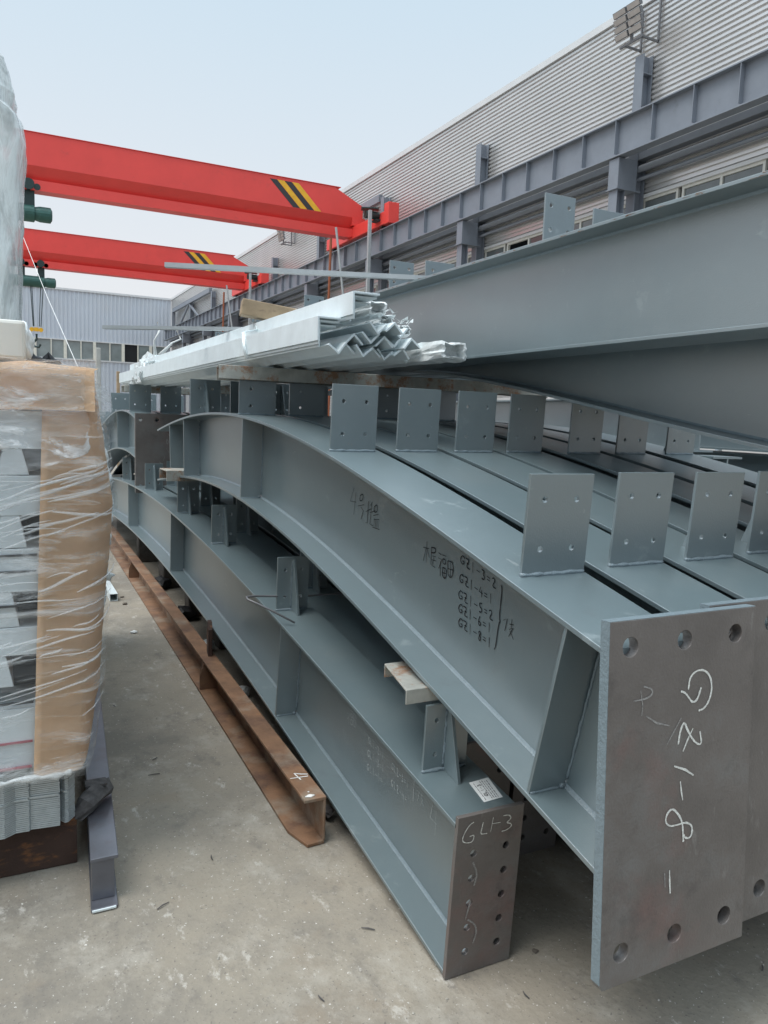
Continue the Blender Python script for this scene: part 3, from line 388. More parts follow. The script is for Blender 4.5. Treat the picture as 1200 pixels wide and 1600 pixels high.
# ------------------------------------------------------------------ cranes
def crane(y, label, xl=-14):
    t = thing('overhead_crane', label, 'overhead crane', (0, y, 8.1), 'red overhead cranes on the yard rail')
    # box girder with tapered end
    fr = [(xl, 9.87), (11.05, 9.87), (12.2, 9.33), (12.2, 8.90), (xl, 8.90)]
    bm = B(); prism(bm, [(a, y, b) for a, b in fr], (0, .62, 0)); obj('box_girder', bm, red, t)
    bm = B(); box(bm, xl, 11.3, y-.03, y+.65, 9.872, 9.885); obj('top_plate', bm, red, t)
    # sloping lower webs and the track beam
    bm = B(); a = [(y+.002, 8.898), (y+.618, 8.898), (y+.40, 8.51), (y+.26, 8.51)]
    prism(bm, [(xl, p, q) for p, q in a], (12.2-xl, 0, 0)); obj('sloped_web', bm, red, t)
    bm = B(); prism(bm, [(xl, y+.08, 8.20), (11.75, y+.08, 8.20), (12.18, y+.08, 8.508), (xl, y+.08, 8.508)], (0, .50, 0)); obj('track_beam', bm, red, t)
    # hazard stripes
    for q in range(4):
        bm = B(); x0 = 8.62+q*.27; prism(bm, [(x0, y-.006, 9.76), (x0+.255, y-.006, 9.76), (x0+1.125, y-.006, 8.92), (x0+.87, y-.006, 8.92)], (0, .004, 0))
        obj('hazard_stripe', bm, black if q % 2 == 0 else yellow, t)
    # end carriage on the rail
    bm = B(); box(bm, 11.84, 12.14, y-2.6, y+2.6, 8.16, 8.58); ec = obj('end_carriage', bm, red, t, bevel=.02)
    bm = B(); box(bm, 11.78, 12.3, y-.02, y+.64, 8.62, 8.9); obj('saddle', bm, red, ec)
    bm = B(); box(bm, 11.8, 12.2, y-2.95, y-2.61, 8.12, 8.8); obj('buffer_plate', bm, red, ec, bevel=.015)
    for yy in (y-2.2, y+2.1):
        bm = B(); tube(bm, [(11.9, yy, 8.22), (12.08, yy, 8.22)], .13, 16); obj('wheel', bm, greendk, ec)
    bm = B(); tube(bm, [(11.35, y-2.1, 8.5), (11.84, y-2.1, 8.5)], .13, 14); box(bm, 11.66, 11.84, y-2.28, y-1.92, 8.3, 8.36); beam_bar(bm, (11.25, y-1.95, 8.7), (11.8, y-2.2, 8.7), .34, .04)
    obj('drive_motor', bm, greendk, ec, smooth=False)
    return t
c1 = crane(26.87, 'nearer and higher red overhead crane girder with yellow and black hazard stripes')
c2 = crane(40.86, 'farther red overhead crane girder lower in the view with green hoist')
def hoist(x, y, label, full):
    t = thing('electric_hoist', label, 'hoist', (x, y, 7.2), 'green electric hoists under the cranes')
    bm = B(); tube(bm, [(x-1.1, y, 7.55), (x+.38, y, 7.55)], .26, 20); obj('drum', bm, green, t)
    bm = B(); tube(bm, [(x+.40, y, 7.55), (x+.55, y, 7.55), (x+.85, y, 7.55)], [.2, .235, .235], 18); tube(bm, [(x+.381, y, 7.55), (x+.398, y, 7.55)], .24, 18); tube(bm, [(x+.85, y, 7.55), (x+.9, y, 7.55)], [.235, .15], 18); obj('motor', bm, green, t)
    for s in (-.6, .25):
        m = B(); beam_bar(m, (x+s, y-.12, 7.75), (x+s, y-.12, 8.35), .3, .06, (0, 1, 0)); tube(m, [(x+s-.02, y-.3, 8.36), (x+s-.02, y+.05, 8.36)], .17, 14); tube(m, [(x+s+.22, y-.26, 8.3), (x+s+.22, y+.02, 8.3)], .1, 12); tube(m, [(x+s-.24, y-.26, 8.3), (x+s-.24, y+.02, 8.3)], .1, 12)
        obj('trolley', m, greendk, t)
    if full:
        bm = B()
        for dx in (-.23, -.17, .22, .34): tube(bm, [(x+dx, y-.1, 7.45), (x+dx*.6, y-.1, 5.45)], .02, 5)
        obj('rope', bm, greendk, t)
        hb = B(); tube(hb, [(x-.2, y-.16, 5.3), (x-.2, y-.02, 5.3)], .1, 14); tube(hb, [(x+.2, y-.16, 5.3), (x+.2, y-.02, 5.3)], .1, 14); box(hb, x-.1, x+.1, y-.14, y-.04, 5.22, 5.4); h = obj('hook_block', hb, yellow, t)
        hk = B(); tube(hk, [(x, y-.1, 5.1), (x, y-.1, 4.85), (x-.13, y-.1, 4.68), (x-.08, y-.1, 4.5), (x+.1, y-.1, 4.48), (x+.17, y-.1, 4.62)], .055, 8); obj('hook', hk, greendk, h)
    return t
hoist(.75, 27.2, 'green electric hoist under the nearer red crane, partly behind the plastic wrapped column', False)
hoist(1.72, 41.2, 'green electric hoist with rope and yellow hook block under the farther red crane', True)
bm = B(); tube(bm, [(.62, 27.15, 7.3), (1.2, 22.0, 4.35), (1.78, 18.0, 1.9)], .007, 5)
single('guide_rope', bm, rope, 'thin white rope slanting down from the nearer hoist past the far building', 'rope')
# poles and cables next to the crane ends
def polegroup(x, y, top, ws):
    bm = B(); beam_bar(bm, (x, y, 0), (x, y, top), .1, .1, (1, 0, 0)); single('steel_pole', bm, pole, 'slim galvanised square pole standing in front of the %s red crane end' % ws, 'pole', 'poles beside the crane rail')
    bm = B(); tube(bm, [(x-1.15, y+.6, 7.6), (x-1.2, y+.55, 5.5), (x-1.1, y+.5, 3.0), (x-1.15, y+.5, 0)], .045, 8)
    single('power_cable', bm, orange, 'orange-brown cable hanging down beside the %s red crane end' % ws, 'cable', 'cables below the crane ends')
    bm = B(); tube(bm, [(x-1.1, y+.3, 7.9), (x-.72, y+.25, 5.2), (x-.35, y+.2, 0)], .04, 7)
    single('drop_pipe', bm, pole, 'thin pale pipe leaning between cable and pole at the %s red crane end' % ws, 'pipe', 'pipes below the crane ends')
polegroup(11.35, 24.4, 8.55, 'nearer'); polegroup(11.3, 38.1, 8.55, 'farther')
# ------------------------------------------------------------------ curved H beams
def fit(pts, deg):
    a = np.array(pts); c = np.polyfit(a[:, 0], a[:, 1], deg)
    return lambda y: float(np.polyval(c, y))
gz_top = fit([(1.1,1.045),(1.16,1.057),(1.27,1.08),(1.42,1.125),(1.70,1.178),(2.06,1.26),(2.34,1.31),(2.64,1.384),(3.01,1.427),(3.42,1.478),(3.8,1.504),(4.6,1.515),(5.2,1.48),(5.97,1.396),(6.1,1.378)], 4)
gz_bot = fit([(1.1,.568),(1.134,.575),(1.26,.61),(1.34,.635),(1.43,.651),(1.71,.712),(1.87,.75),(2.21,.825),(2.83,.955),(3.15,1.0),(3.78,1.077),(4.29,1.105),(4.94,1.095),(5.65,1.037),(6.0,1.0)], 4)
gl_top = fit([(1.6,.466),(1.84,.484),(2.18,.526),(2.49,.569),(2.71,.602),(3.07,.640),(3.48,.69),(4.2,.762),(5.5,.83),(6.3,.86),(7.3,.87),(8.4,.82),(10,.70),(12,.5)], 4)
gl_bot = fit([(1.6,.012),(2.0,.050),(2.42,.108),(2.68,.15),(3.08,.212),(3.63,.27),(4.88,.352),(5.42,.384),(6.3,.435),(7.4,.455),(8.6,.43),(10,.33),(12,.15)], 4)
bz_top = fit([(7.05,1.465),(7.3,1.497),(7.6,1.52),(8.0,1.525),(8.85,1.458),(9.49,1.34),(11,1.0)], 3)
bz_bot = fit([(7.05,1.105),(7.5,1.145),(8.04,1.138),(9.09,1.044),(9.6,.96),(11,.62)], 3)
def slope(f, y): return (f(y+.02)-f(y-.02))/.04
def flange(X0, Wd, f, y0, y1, n, up, tf, name, t):
    path = [(X0, y, f(y)) for y in np.linspace(y0, y1, n)]
    s = [(0, 0), (Wd, 0), (Wd, -tf if up else tf), (0, -tf if up else tf)]
    bm = B(); sweep(bm, path, s); return obj(name, bm, paint, t, bevel=.0015)
def stiff(t, X0, Wd, ft, fb, y, tf, tw, wx, sides=(-1, 1)):
    yb = y; yt = y
    s = slope(ft, y); h = ft(y)-fb(y); dy = s*h*.9
    yt, yb = y-dy*.15, y+dy*.85
    for sd in sides:
        x0, x1 = (X0+.004, wx-tw/2) if sd < 0 else (wx+tw/2, X0+Wd-.004)
        xi = x1 if sd < 0 else x0; xo = x0 if sd < 0 else x1; c = .018*(-1 if sd < 0 else 1)
        zt = ft(yt)-tf-.0005; zb = fb(yb)+tf+.0005
        def P(x, f): return (x, yb+(yt-yb)*f, zb+(zt-zb)*f)
        bm = B(); prism(bm, [P(xo, 0), P(xi+c, 0), P(xi, .04), P(xi, .96), P(xi+c, 1), P(xo, 1)], (0, .010, 0)); so_ = obj('stiffener', bm, paint, t, bevel=.001)
        if sd < 0:
            bm = B(); r = .004
            bead(bm, (xi-.001, yb-.001+(yt-yb)*.05, zb+(zt-zb)*.05), (xi-.001, yt-.001, zb+(zt-zb)*.95), r)
            bead(bm, (xo+.004, yb-.001, zb+.001), (xi-.018, yb-.001, zb+.001), r)
            lump(bm, (xi-.012, yb-.002, zb+.004), .008, 3, sub=1)
            obj('weld_bead', bm, weldm, so_, smooth=True)
def bracket(t, x0, x1, y, f, h, tilt, gus, hr, hv, hu, m=paint, tk=.009, bw=.09, lab=None):
    z = f(y)+.0005; s = slope(f, y); a = math.atan(s)*tilt
    U = Vector((1, 0, 0)); V = Vector((0, -math.sin(a), math.cos(a))); T = Vector((0, math.cos(a), math.sin(a)))*tk
    wd = x1-x0; O = Vector((x0, y, z))
    bm = B(); holed(bm, [(0, 0), (wd, 0), (wd, h), (0, h)], [(wd*u, h*v, hr) for u in hu for v in hv], O, U, V, T, 14)
    b = obj('bolt_bracket', bm, m, t, bevel=.0008)
    if lab: b['label'] = lab
    bm = B(); c = x0+wd/2; sg = -1 if gus < 0 else 1
    st = O + U*(wd/2-.005) + (T if sg > 0 else Vector((0, 0, 0)))
    pr = [st, st+Vector((0, sg*bw, s*sg*bw)), st+V*h*.95+Vector((0, sg*.018, 0)), st+V*h*.95]
    prism(bm, [p for p in pr], (.010, 0, 0)); obj('gusset', bm, m, b, bevel=.0008)
    bm = B(); bead(bm, O+U*-.003+V*.002-T*.1, O+U*(wd-.002)+V*.002-T*.1, .0058); obj('weld_bead', bm, weldm, b, smooth=True)
    if sg < 0:
        bm = B(); bead(bm, st+V*.01+U*-.001, st+V*h*.9+U*-.001, .004); obj('weld_bead', bm, weldm, b, smooth=True)
    return b
def hbeam(name, lab, cat, grp, X0, Wd, ft, fb, y0, y1, n, tf=.013, tw=.010, stiffs=(), sides=(-1, 1), wx=None, yb0=None):
    yb0 = yb0 or y0
    t = thing(name, lab, cat, (X0+Wd/2, (y0+y1)/2, 0), grp)
    wx = wx or X0+Wd/2
    flange(X0, Wd, ft, y0, y1, n, True, tf, 'top_flange', t); flange(X0, Wd, fb, yb0, y1, n, False, tf, 'bottom_flange', t)
    ys = np.linspace(y0, y1, n); bm = B()
    ring = [[bm.verts.new((wx+sx*tw/2, (yb0 if i_ == 0 and k else y), (fb(y)+tf) if k else (ft(y)-tf))) for sx in (-1, 1) for k in (0, 1)] for i_, y in enumerate(ys)]
    for a, b in zip(ring, ring[1:]):
        bm.faces.new((a[0], a[1], b[1], b[0])); bm.faces.new((a[3], a[2], b[2], b[3]))
    for a in (ring[0], ring[-1]): bm.faces.new((a[0], a[1], a[3], a[2]))
    wo = obj('web', bm, paint, t)
    bm = B(); r = .009
    for sx in (-1, 1):
        sweep(bm, [(wx+sx*tw/2, max(y, yb0+.002), fb(max(y, yb0+.002))+tf) for y in ys], [(0, 0), (sx*r, .0005), (sx*r*.45, r*.45), (0, r)])
        sweep(bm, [(wx+sx*tw/2, y, ft(y)-tf) for y in ys], [(0, 0), (0, -r), (sx*r*.45, -r*.45), (sx*r, -.0005)])
    obj('weld_bead', bm, weldm, wo, smooth=False)
    for y in stiffs: stiff(t, X0, Wd, ft, fb, y, tf, tw, wx, sides)
    return t
ORD = ['first', 'second', 'third', 'fourth', 'fifth', 'sixth', 'seventh']
# --- upper row
XG, WG = 1.088, .246
gz = hbeam('curved_steel_beam', '', 'steel beam', 'curved beams of the upper row', XG, WG, gz_top, gz_bot, 1.147, 6.08, 60, yb0=1.127, stiffs=(1.285, 2.35+1.43, 5.16, 5.62), wx=1.205)
def endplate_gz(t, x, y, z0, h, wd, tilt, holes, thick, m, hr, name='end_plate'):
    V = Vector((0, math.sin(tilt), math.cos(tilt))); T = Vector((0, math.cos(tilt), -math.sin(tilt)))*thick
    bm = B(); holed(bm, [(.006, 0), (wd, .003), (wd, h), (0, h), (0, .012)], [(u, v, hr) for u, v in holes], (x, y, z0), (1, 0, 0), V, T, 28)
    o = obj(name, bm, m, t, bevel=.0012)
    return o
HG = [(u, v) for u in (.055, .208, .362) for v in (.07, .715)]
ep = endplate_gz(gz, 1.08, 1.087, .35, .77, .425, R(3.15), HG, .026, mill, .0208)
# painted edge of the end plate
bm = B(); V = Vector((0, math.sin(R(3.15)), math.cos(R(3.15)))); T = Vector((0, math.cos(R(3.15)), -math.sin(R(3.15))))
O = Vector((1.08, 1.087, .35)); prism(bm, [O+Vector((-.0012, 0, 0))+V*.014+T*.001, O+Vector((-.0012, 0, 0))+V*.771+T*.001, O+Vector((-.0012, 0, 0))+V*.771+T*.0262, O+Vector((-.0012, 0, 0))+V*.014+T*.0262], (.001, 0, 0))
prism(bm, [O+V*.7702+T*.001, O+V*.7702+T*.0262, O+V*.7712+T*.0262, O+V*.7712+T*.001], (.425, 0, 0)); obj('painted_edge', bm, weldm, ep)
bracket(gz, 1.135, 1.331, 1.50, gz_top, .252, .3, 1, .0078, (.26, .75), (.25, .75))
bracket(gz, 1.12, 1.31, 2.70, gz_top, .252, .3, 1, .0078, (.26, .75), (.25, .75))
bracket(gz, 1.112, 1.31, 3.92, gz_top, .175, .3, 1, .0078, (.26, .75), (.32,))
bracket(gz, 1.112, 1.31, 5.05, gz_top, .24, .3, -1, .0078, (.26, .75), (.3, .72))
labs_gz = ['curved grey H beam nearest the aisle with dark handwriting on its web and a big brown chalked end plate',
 'curved grey H beam of the upper row second from the aisle, brown end plate just behind the chalked one', 
 'curved grey H beam of the upper row third from the aisle', 'curved grey H beam of the upper row, middle one of the seven', 'curved grey H beam of the upper row fifth from the aisle',
 'curved grey H beam of the upper row sixth from the aisle', 'curved grey H beam of the upper row farthest from the aisle']
gz['label'] = labs_gz[0]
jit = random.Random(5)
for k in range(1, 7):
    x15, sl_ = ((0, 0), (1.403, -.012), (1.69, -.02), (1.985, -.03), (2.29, -.03), (2.60, -.03), (2.91, -.03))[k]
    c = copy_tree(gz, (x15+WG/2+sl_*2.1, gz.location.y+(.036, .036, .04, .07, .03, .06, .05)[k], gz.location.z+.001*k))
    c['label'] = labs_gz[k]; c.rotation_euler = (0, 0, math.atan(-sl_))
for nm, st, m, wd, n in (('chalk_writing', ST['gz'], chalkw, .0052, (0, -1, .055)), ('faint_chalk_writing', ST['gzfaint'], chalkf, .004, (0, -1, .055))):
    bm = B(); ribbon(bm, st, n, wd); obj(nm, bm, m, ep)
bm = B(); ribbon(bm, ST['web'], (-1, 0, 0), .0042, .0014+.0005); obj('marker_writing', bm, marker, gz)
# chalk stroke on second plate
c2nd = [o for o in bpy.data.objects if o.name.startswith('curved_steel_beam') and o['label'] == labs_gz[1]][0]
c2nd['_w'] = tuple(c2nd.location)
dy = c2nd.location.y-gz.location.y
st2 = [[(x, 1.087+dy+(z-.35)*math.tan(R(3.15))-.001, z) for x, y, z in s] for s in ST['gz2']]
bm = B(); ribbon(bm, st2, (0, -1, .055), .005); obj('chalk_writing', bm, chalkw, c2nd)
# --- lower row
XL, WL = 1.05, .211
gl = hbeam('arched_steel_beam', '', 'steel beam', 'curved beams of the lower row', XL, WL, gl_top, gl_bot, 1.606, 11.2, 80, yb0=1.638, tf=.012, stiffs=(3.04, 5.38, 7.35, 9.3), sides=(-1, 1), wx=1.154)
HL = [(u, v) for u in (.058, .162) for v in (.07, .144, .218, .292, .366)]
V = Vector((0, -math.sin(R(3.6)), math.cos(R(3.6)))); T = Vector((0, math.cos(R(3.6)), math.sin(R(3.6))))*.014
def gl_plate(t, O):
    bm = B(); holed(bm, [(0, 0), (WL, 0), (WL, .479), (0, .479)], [(u, v, .0108) for u, v in HL], O, (1, 0, 0), V, T, 22)
    return obj('end_plate', bm, mill, t, bevel=.001)
pl = gl_plate(gl, (1.05, 1.6255, .002))
for y, h in ((1.845, .205), (3.18, .24), (4.35, .225), (5.3, .22), (6.6, .22), (7.9, .22)):
    bracket(gl, 1.082, 1.229, y, gl_top, h, .4, -1, .0075, (.25, .76), (.25, .75), bw=.085)
labs_gl = ['arched grey H beam at ground level nearest the aisle with chalked end plate and white paper label', 'arched grey H beam of the bottom row second from the aisle, set back behind the labelled one',
 'arched grey H beam of the bottom row third from the aisle, in shadow', 'arched grey H beam in the middle of the bottom row, in deep shadow', 'arched grey H beam of the bottom row fifth from the aisle', 'arched grey H beam of the bottom row sixth from the aisle', 'arched grey H beam of the bottom row farthest from the aisle']
gl['label'] = labs_gl[0]
for k in range(1, 7):
    c = copy_tree(gl, (gl.location.x+.252*k, gl.location.y+.36+.03*(k % 3), gl.location.z-.001*k)); c['label'] = labs_gl[k]
bm = B(); ribbon(bm, ST['gl'], (0, -1, -.063), .0034, .0018); obj('chalk_writing', bm, chalkw, pl)
bm = B(); ribbon(bm, ST['glfaint'], (0, -1, -.063), .006, .0014); obj('faint_chalk_writing', bm, chalkf, pl)
bm = B(); ribbon(bm, ST['glweb'], (-1, 0, 0), .003, .0014+.0005); obj('marker_writing', bm, chalkg, gl)
# paper label with print
pts = [(1.186, 1.757), (1.256, 1.763), (1.241, 1.668), (1.176, 1.664)]
bm = B(); prism(bm, [(x, y, gl_top(y)+.0008) for x, y in pts], (0, 0, .0008)); sk = single('paper_label', bm, paper, 'white printed paper label stuck on the top flange near the lower end plate', 'label')
bm = B(); P = [Vector((x, y, gl_top(y)+.0018)) for x, y in pts]
def PP(u, v): return P[0]*(1-u)*(1-v)+P[1]*u*(1-v)+P[2]*u*v+P[3]*(1-u)*v
rl = random.Random(2); lines = []
for r_ in range(7):
    v = .15+.11*r_; u = .06
    if r_ in (1, 2): continue
    while u < .9:
        e = min(.94, u+rl.uniform(.04, .13)); lines.append([PP(v, 1-u), PP(v, 1-e)]); u = e+.03
ribbon(bm, lines, (0, 0, 1), .0035, .0003)
gg = {'G': [(1,.2),(.6,0),(.1,.3),(0,.7),(.4,1),(.9,.9),(.9,.55),(.5,.55)], 'L': [(.1,0),(.1,1),(.8,1)], '1': [(.5,0),(.5,1)], '-': [(.1,.5),(.9,.5)], '3': [(.1,.05),(.8,.1),(.4,.45),(.85,.7),(.6,1),(.1,.95)]}
ribbon(bm, [[PP(.24+.17*q, .78-.12*i-.1*p) for p, q in gg[c]] for i, c in enumerate('GL1-3')], (0, 0, 1), .0028, .0003)
obj('print', bm, marker, sk)
# --- second stack farther down the yard
bz = hbeam('curved_steel_beam', 'far curved beam of the second stack nearest the aisle, brown end plate beyond the first stack', 'steel beam', 'curved beams of the far stack', XG-.02, WG, bz_top, bz_bot, 7.04, 11, 40, stiffs=(8.2, 9.6))
p2 = endplate_gz(bz, 1.065, 7.0, .80, .70, .42, 0, [(u, v) for u in (.045, .185, .36) for v in (.06, .645)], .03, mill, .016)
bm = B(); ribbon(bm, [[(1.34, 6.999, 1.33), (1.36, 6.999, 1.31)], [(1.335, 6.999, 1.28), (1.35, 6.999, 1.26), (1.34, 6.999, 1.23), (1.33, 6.999, 1.25), (1.335, 6.999, 1.28)], [(1.33, 6.999, 1.2), (1.355, 6.999, 1.16)], [(1.32, 6.999, 1.13), (1.305, 6.999, 1.09)], [(1.27, 6.999, 1.08), (1.30, 6.999, 1.04), (1.28, 6.999, 1.05), (1.29, 6.999, 1.07), (1.31, 6.999, 1.02)]], (0, -1, 0), .006); obj('chalk_writing', bm, chalkf, p2)
for y in (7.5, 8.8, 9.9): bracket(bz, 1.09, 1.285, y, bz_top, .25, .3, 1, .008, (.26, .75), (.25, .75))
for k in range(1, 7):
    c = copy_tree(bz, (bz.location.x+.29*k, bz.location.y+.05*(k % 2), bz.location.z)); c['label'] = 'far curved beam of the second stack, %s from the aisle' % ORD[k]
# ------------------------------------------------------------------ supports
def channel(x0, x1, y0, y1, z0, z1, tk, m, lab, cat='steel channel', axis='x', name='channel_spacer', grp=None, cut=0):
    bm = B()
    sec = [(y0, z0), (y0+tk, z0), (y0+tk, z1-tk), (y1-tk, z1-tk), (y1-tk, z0), (y1, z0), (y1, z1), (y0, z1)]
    a = [bm.verts.new((x0 + cut*((y-y0)/(y1-y0)), y, z)) for y, z in sec]; b = [bm.verts.new((x1, y, z)) for y, z in sec]
    bm.faces.new(a); bm.faces.new(b[::-1])
    for i in range(8): bm.faces.new((a[i], a[(i+1) % 8], b[(i+1) % 8], b[i]))
    return single(name, bm, m, lab, cat, grp, bevel=.002)
zs = gl_top(1.86)+.205
channel(1.02, 3.1, 1.85, 2.09, zs+.004, min(zs+.064, gz_bot(1.85)-.002), .006, zincdk, 'rust-edged galvanised channel laid across the lower brackets near the front', grp='cross channels between the layers', cut=.05)
channel(1.0, 3.1, 5.25, 5.5, gl_top(5.3)+.223, gl_top(5.3)+.295, .008, zincdk, 'short rusty channel end under the upper curved beam beside the far end plate', grp='cross channels between the layers')
ZS = gz_top(3.92)+.176
channel(.99, 3.2, 3.86, 4.06, ZS, ZS+.068, .006, zincdk, 'long weathered channel across the upper brackets carrying the galvanised angles', grp='cross channels between the layers', cut=.04)
channel(1.08, 3.0, 7.75, 7.95, 1.70, 1.762, .006, zincdk, 'far rusty tipped channel under the tail of the galvanised angles', grp='cross channels between the layers')
# dunnage below the lower beams
for i, y in enumerate((2.7, 3.7, 4.9, 5.7, 6.8, 8.0)):
    bm = B(); z = gl_bot(y)-.005; m = Matrix.Translation((1.9, y, z/2)) @ Matrix.Rotation(R(3*(-1)**i), 4, 'Z')
    box(bm, -.66, .9, -.09, .09, -z/2, z/2-.01*(i % 2), m)
    single('dunnage_block', bm, stone, 'dark timber packing under the lower beams, %s from the near end' % ORD[i], 'packing block', 'packing blocks under the lower beams', bevel=.01)
for i, (x, y, s) in enumerate(((1.16, 4.78, .05), (1.2, 5.6, .07), (1.14, 3.9, .04), (1.22, 6.7, .07))):
    bm = B(); lump(bm, (x, y, s*.7), s, i, (1.2, 1.3, .8)); single('plastic_scrap', bm, rubber if i % 2 else wrap2, ['crumpled plastic scrap beside the rusty channel under the lower beams', 'black plastic lump under the lower beams', 'small pale plastic scrap wedged under the lower beam', 'dark scrap far under the lower beams'][i], 'scrap', smooth=False)
# ------------------------------------------------------------------ beams on top
ft = lambda y: 2.205; fb_ = lambda y: 1.788
ta = hbeam('upper_steel_beam', 'straight pale grey H beam highest on the right of the stack with rust specks along its top edge', 'steel beam', None, 1.862, .215, ft, fb_, .9, 8.2, 14, tf=.012, stiffs=(7.4,))
for y, hh in ((2.47, .182), (3.78, .15), (5.07, .135), (6.29, .115), (7.5, .10)): bracket(ta, 1.885, 2.03, y, ft, hh, 0, 1, .0085, (.27, .77), (.2, .8))
bm = B()
rr = random.Random(31)
for q in range(70):
    y = rr.uniform(1.0, 6); l_ = rr.uniform(.004, .05); z = 2.1935+rr.uniform(0, .009); prism(bm, [(1.8612, y, z), (1.8612, y+l_, z), (1.8612, y+l_*.8, z+rr.uniform(.001, .003))], (.0004, 0, 0))
obj('rust_speck', bm, rust, ta)
bb_ = fit([(1.1,1.395),(1.6,1.463),(2.2,1.544),(2.685,1.632),(3.2,1.71),(3.74,1.775),(4.4,1.80),(5.0,1.79),(6.0,1.70)], 4)
bt_ = lambda y: bb_(y)+.455-.012*(y-1.1)
tb = hbeam('upper_curved_beam', 'curved dark grey H beam under and behind the pale straight one at the upper right', 'steel beam', None, 2.10, .235, bt_, bb_, 1.14, 6.0, 50, stiffs=(5.4,))
for y, hh in ((2.47, .33), (3.82, .19), (5.13, .17)): bracket(tb, 2.125, 2.31, y, bt_, hh, 0, 1, .0085, (.25, .75), (.25, .78))
for k, wd in ((1, 'second'), (2, 'third')):
    c = copy_tree(tb, (tb.location.x+.30*k, tb.location.y+.03*k, tb.location.z)); c['label'] = 'curved grey H beam of the upper right, %s one hidden behind the dark front one' % wd
channel(1.84, 2.5, 7.3, 7.5, 1.715, 1.786, .006, zincdk, 'short channel under the far end of the straight top beam', grp='cross channels between the layers')
# ------------------------------------------------------------------ galvanised angles
ZB = ZS+.070
def angle(x, z, y0, y1, leg, tk, orient, lab, x2=None, m=zinc, dz=0):
    """L section running away from the camera; orient in degrees about its length"""
    sec = [(0, 0), (leg, 0), (leg, tk), (tk, tk), (tk, leg), (0, leg)]
    c, s = math.cos(R(orient)), math.sin(R(orient)); sec = [(u*c-v*s, u*s+v*c) for u, v in sec]
    mnz = min(v for u, v in sec); mnx = min(u for u, v in sec)
    bm = B(); x2 = x if x2 is None else x2
    path = [(x+(x2-x)*f-mnx, y0+(y1-y0)*f, z-mnz+dz*f) for f in (0, .25, .5, .75, 1)]
    sweep(bm, path, sec)
    return single('galvanised_angle', bm, m, lab, 'steel angle', 'bundled galvanised angles', bevel=.001)
al = []
# (x, z offset, near y, orient, leg)
rad = random.Random(11)
ra_ = lambda a, b: rad.uniform(-.04, .04)
rows_ = []
for r_, (zo, xs_, lg) in enumerate(((0, [1.165+.068*q for q in range(7)], .058), (.046, [1.255+.069*q for q in range(5)], .06), (.092, [1.35+.068*q for q in range(3)], .058))):
    for q, x in enumerate(xs_): rows_.append((r_, q, x, zo+(.008 if q % 2 else 0), 2.86+.05*math.sin(q*2.3+r_)+.045*q*.6+ra_(r_, q), 225 if (q+r_) % 2 else 45, lg))
for r_, q, x, zo, y0, o_, lg in rows_:
    lab = '%s angle from the aisle in the %s row of the galvanised bundle' % (ORD[q], ['bottom', 'middle', 'top'][r_])
    angle(x, ZB+zo, y0, 8.2+rad.uniform(-.3, .2), lg, .0085, o_+rad.uniform(-9, 9), lab, x2=x+.02+(x-1.14)*-.25)
# stepped big angles on the aisle side: corner up-left, legs level and upright
def stepped(x, z, leg, y0, lab, tk=.008, legx=None):
    legx = legx or leg
    bm = B(); sweep(bm, [(0, y0, 0), (-.003, 4.2, 0), (-.02, 8.3, -.01)], [(x, z), (x+legx, z), (x+legx, z-tk), (x+tk, z-tk), (x+tk, z-leg), (x, z-leg)])
    single('galvanised_angle', bm, zinc, lab, 'steel angle', 'bundled galvanised angles', bevel=.0012)
stepped(1.232, ZB+.238, .088, 2.78, 'broad flat-topped angle lying uppermost on the galvanised bundle', legx=.115)
stepped(1.243, ZB+.226, .090, 2.80, 'angle nested just inside the flat-topped uppermost one', legx=.10)
stepped(1.255, ZB+.212, .080, 2.86, 'innermost of the three nested angles at the top of the bundle', legx=.085)
stepped(1.128, ZB+.146, .095, 2.88, 'upright-faced angle forming the lower step on the aisle side of the bundle', legx=.10)
stepped(1.140, ZB+.134, .095, 2.90, 'angle nested just inside the lower step on the aisle side', legx=.09)
stepped(1.152, ZB+.120, .090, 2.93, 'innermost nested angle of the lower step on the aisle side', legx=.075)
# wrapped parcel on the right of the bundle
def wrapped(bm, x0, x1, z0, z1, y0, y1, seed, n=90, amp=.012):
    rr = random.Random(seed); rings = []; K = 22
    for i in range(n):
        f = i/(n-1); y = y0+(y1-y0)*f; ring = []
        sh = 1 if i > 0 else .9
        for k in range(K):
            t = 2*math.pi*k/K; cx, cz = math.cos(t), math.sin(t)
            q = max(abs(cx), abs(cz)); u, v = cx/q, cz/q; s_ = .86+.14*(1-abs(abs(cx)-abs(cz)))
            a = amp*(rr.uniform(-1, 1)+.6*math.sin(f*38+k*1.7))*(1.5 if i < 4 else 1)
            ring.append(bm.verts.new(((x0+x1)/2+(x1-x0)/2*u*s_*sh+a*u, y+rr.uniform(-.006, .006), (z0+z1)/2+(z1-z0)/2*v*s_*sh+a*.7*v)))
        rings.append(ring)
    for a, b in zip(rings, rings[1:]):
        for k in range(K): bm.faces.new((a[k], a[(k+1) % K], b[(k+1) % K], b[k]))
    for rg, rev in ((rings[0], 1), (rings[-1], 0)):
        cc = sum((v.co for v in rg), Vector())/K; d_ = 1 if rev else -1
        prev = rg
        for sc_, dy_ in ((.80, -.004), (.72, .05), (.6, .055)):
            nw = [bm.verts.new(cc + Vector(((v.co.x-cc.x)*sc_, (v.co.y-cc.y)*.5+dy_*d_, (v.co.z-cc.z)*sc_))) for v in rg]
            for k in range(K): bm.faces.new((prev[k], prev[(k+1) % K], nw[(k+1) % K], nw[k]))
            prev = nw
        c = bm.verts.new(cc + Vector((0, .06*d_, 0)))
        for k in range(K): bm.faces.new((prev[k], prev[(k+1) % K], c))
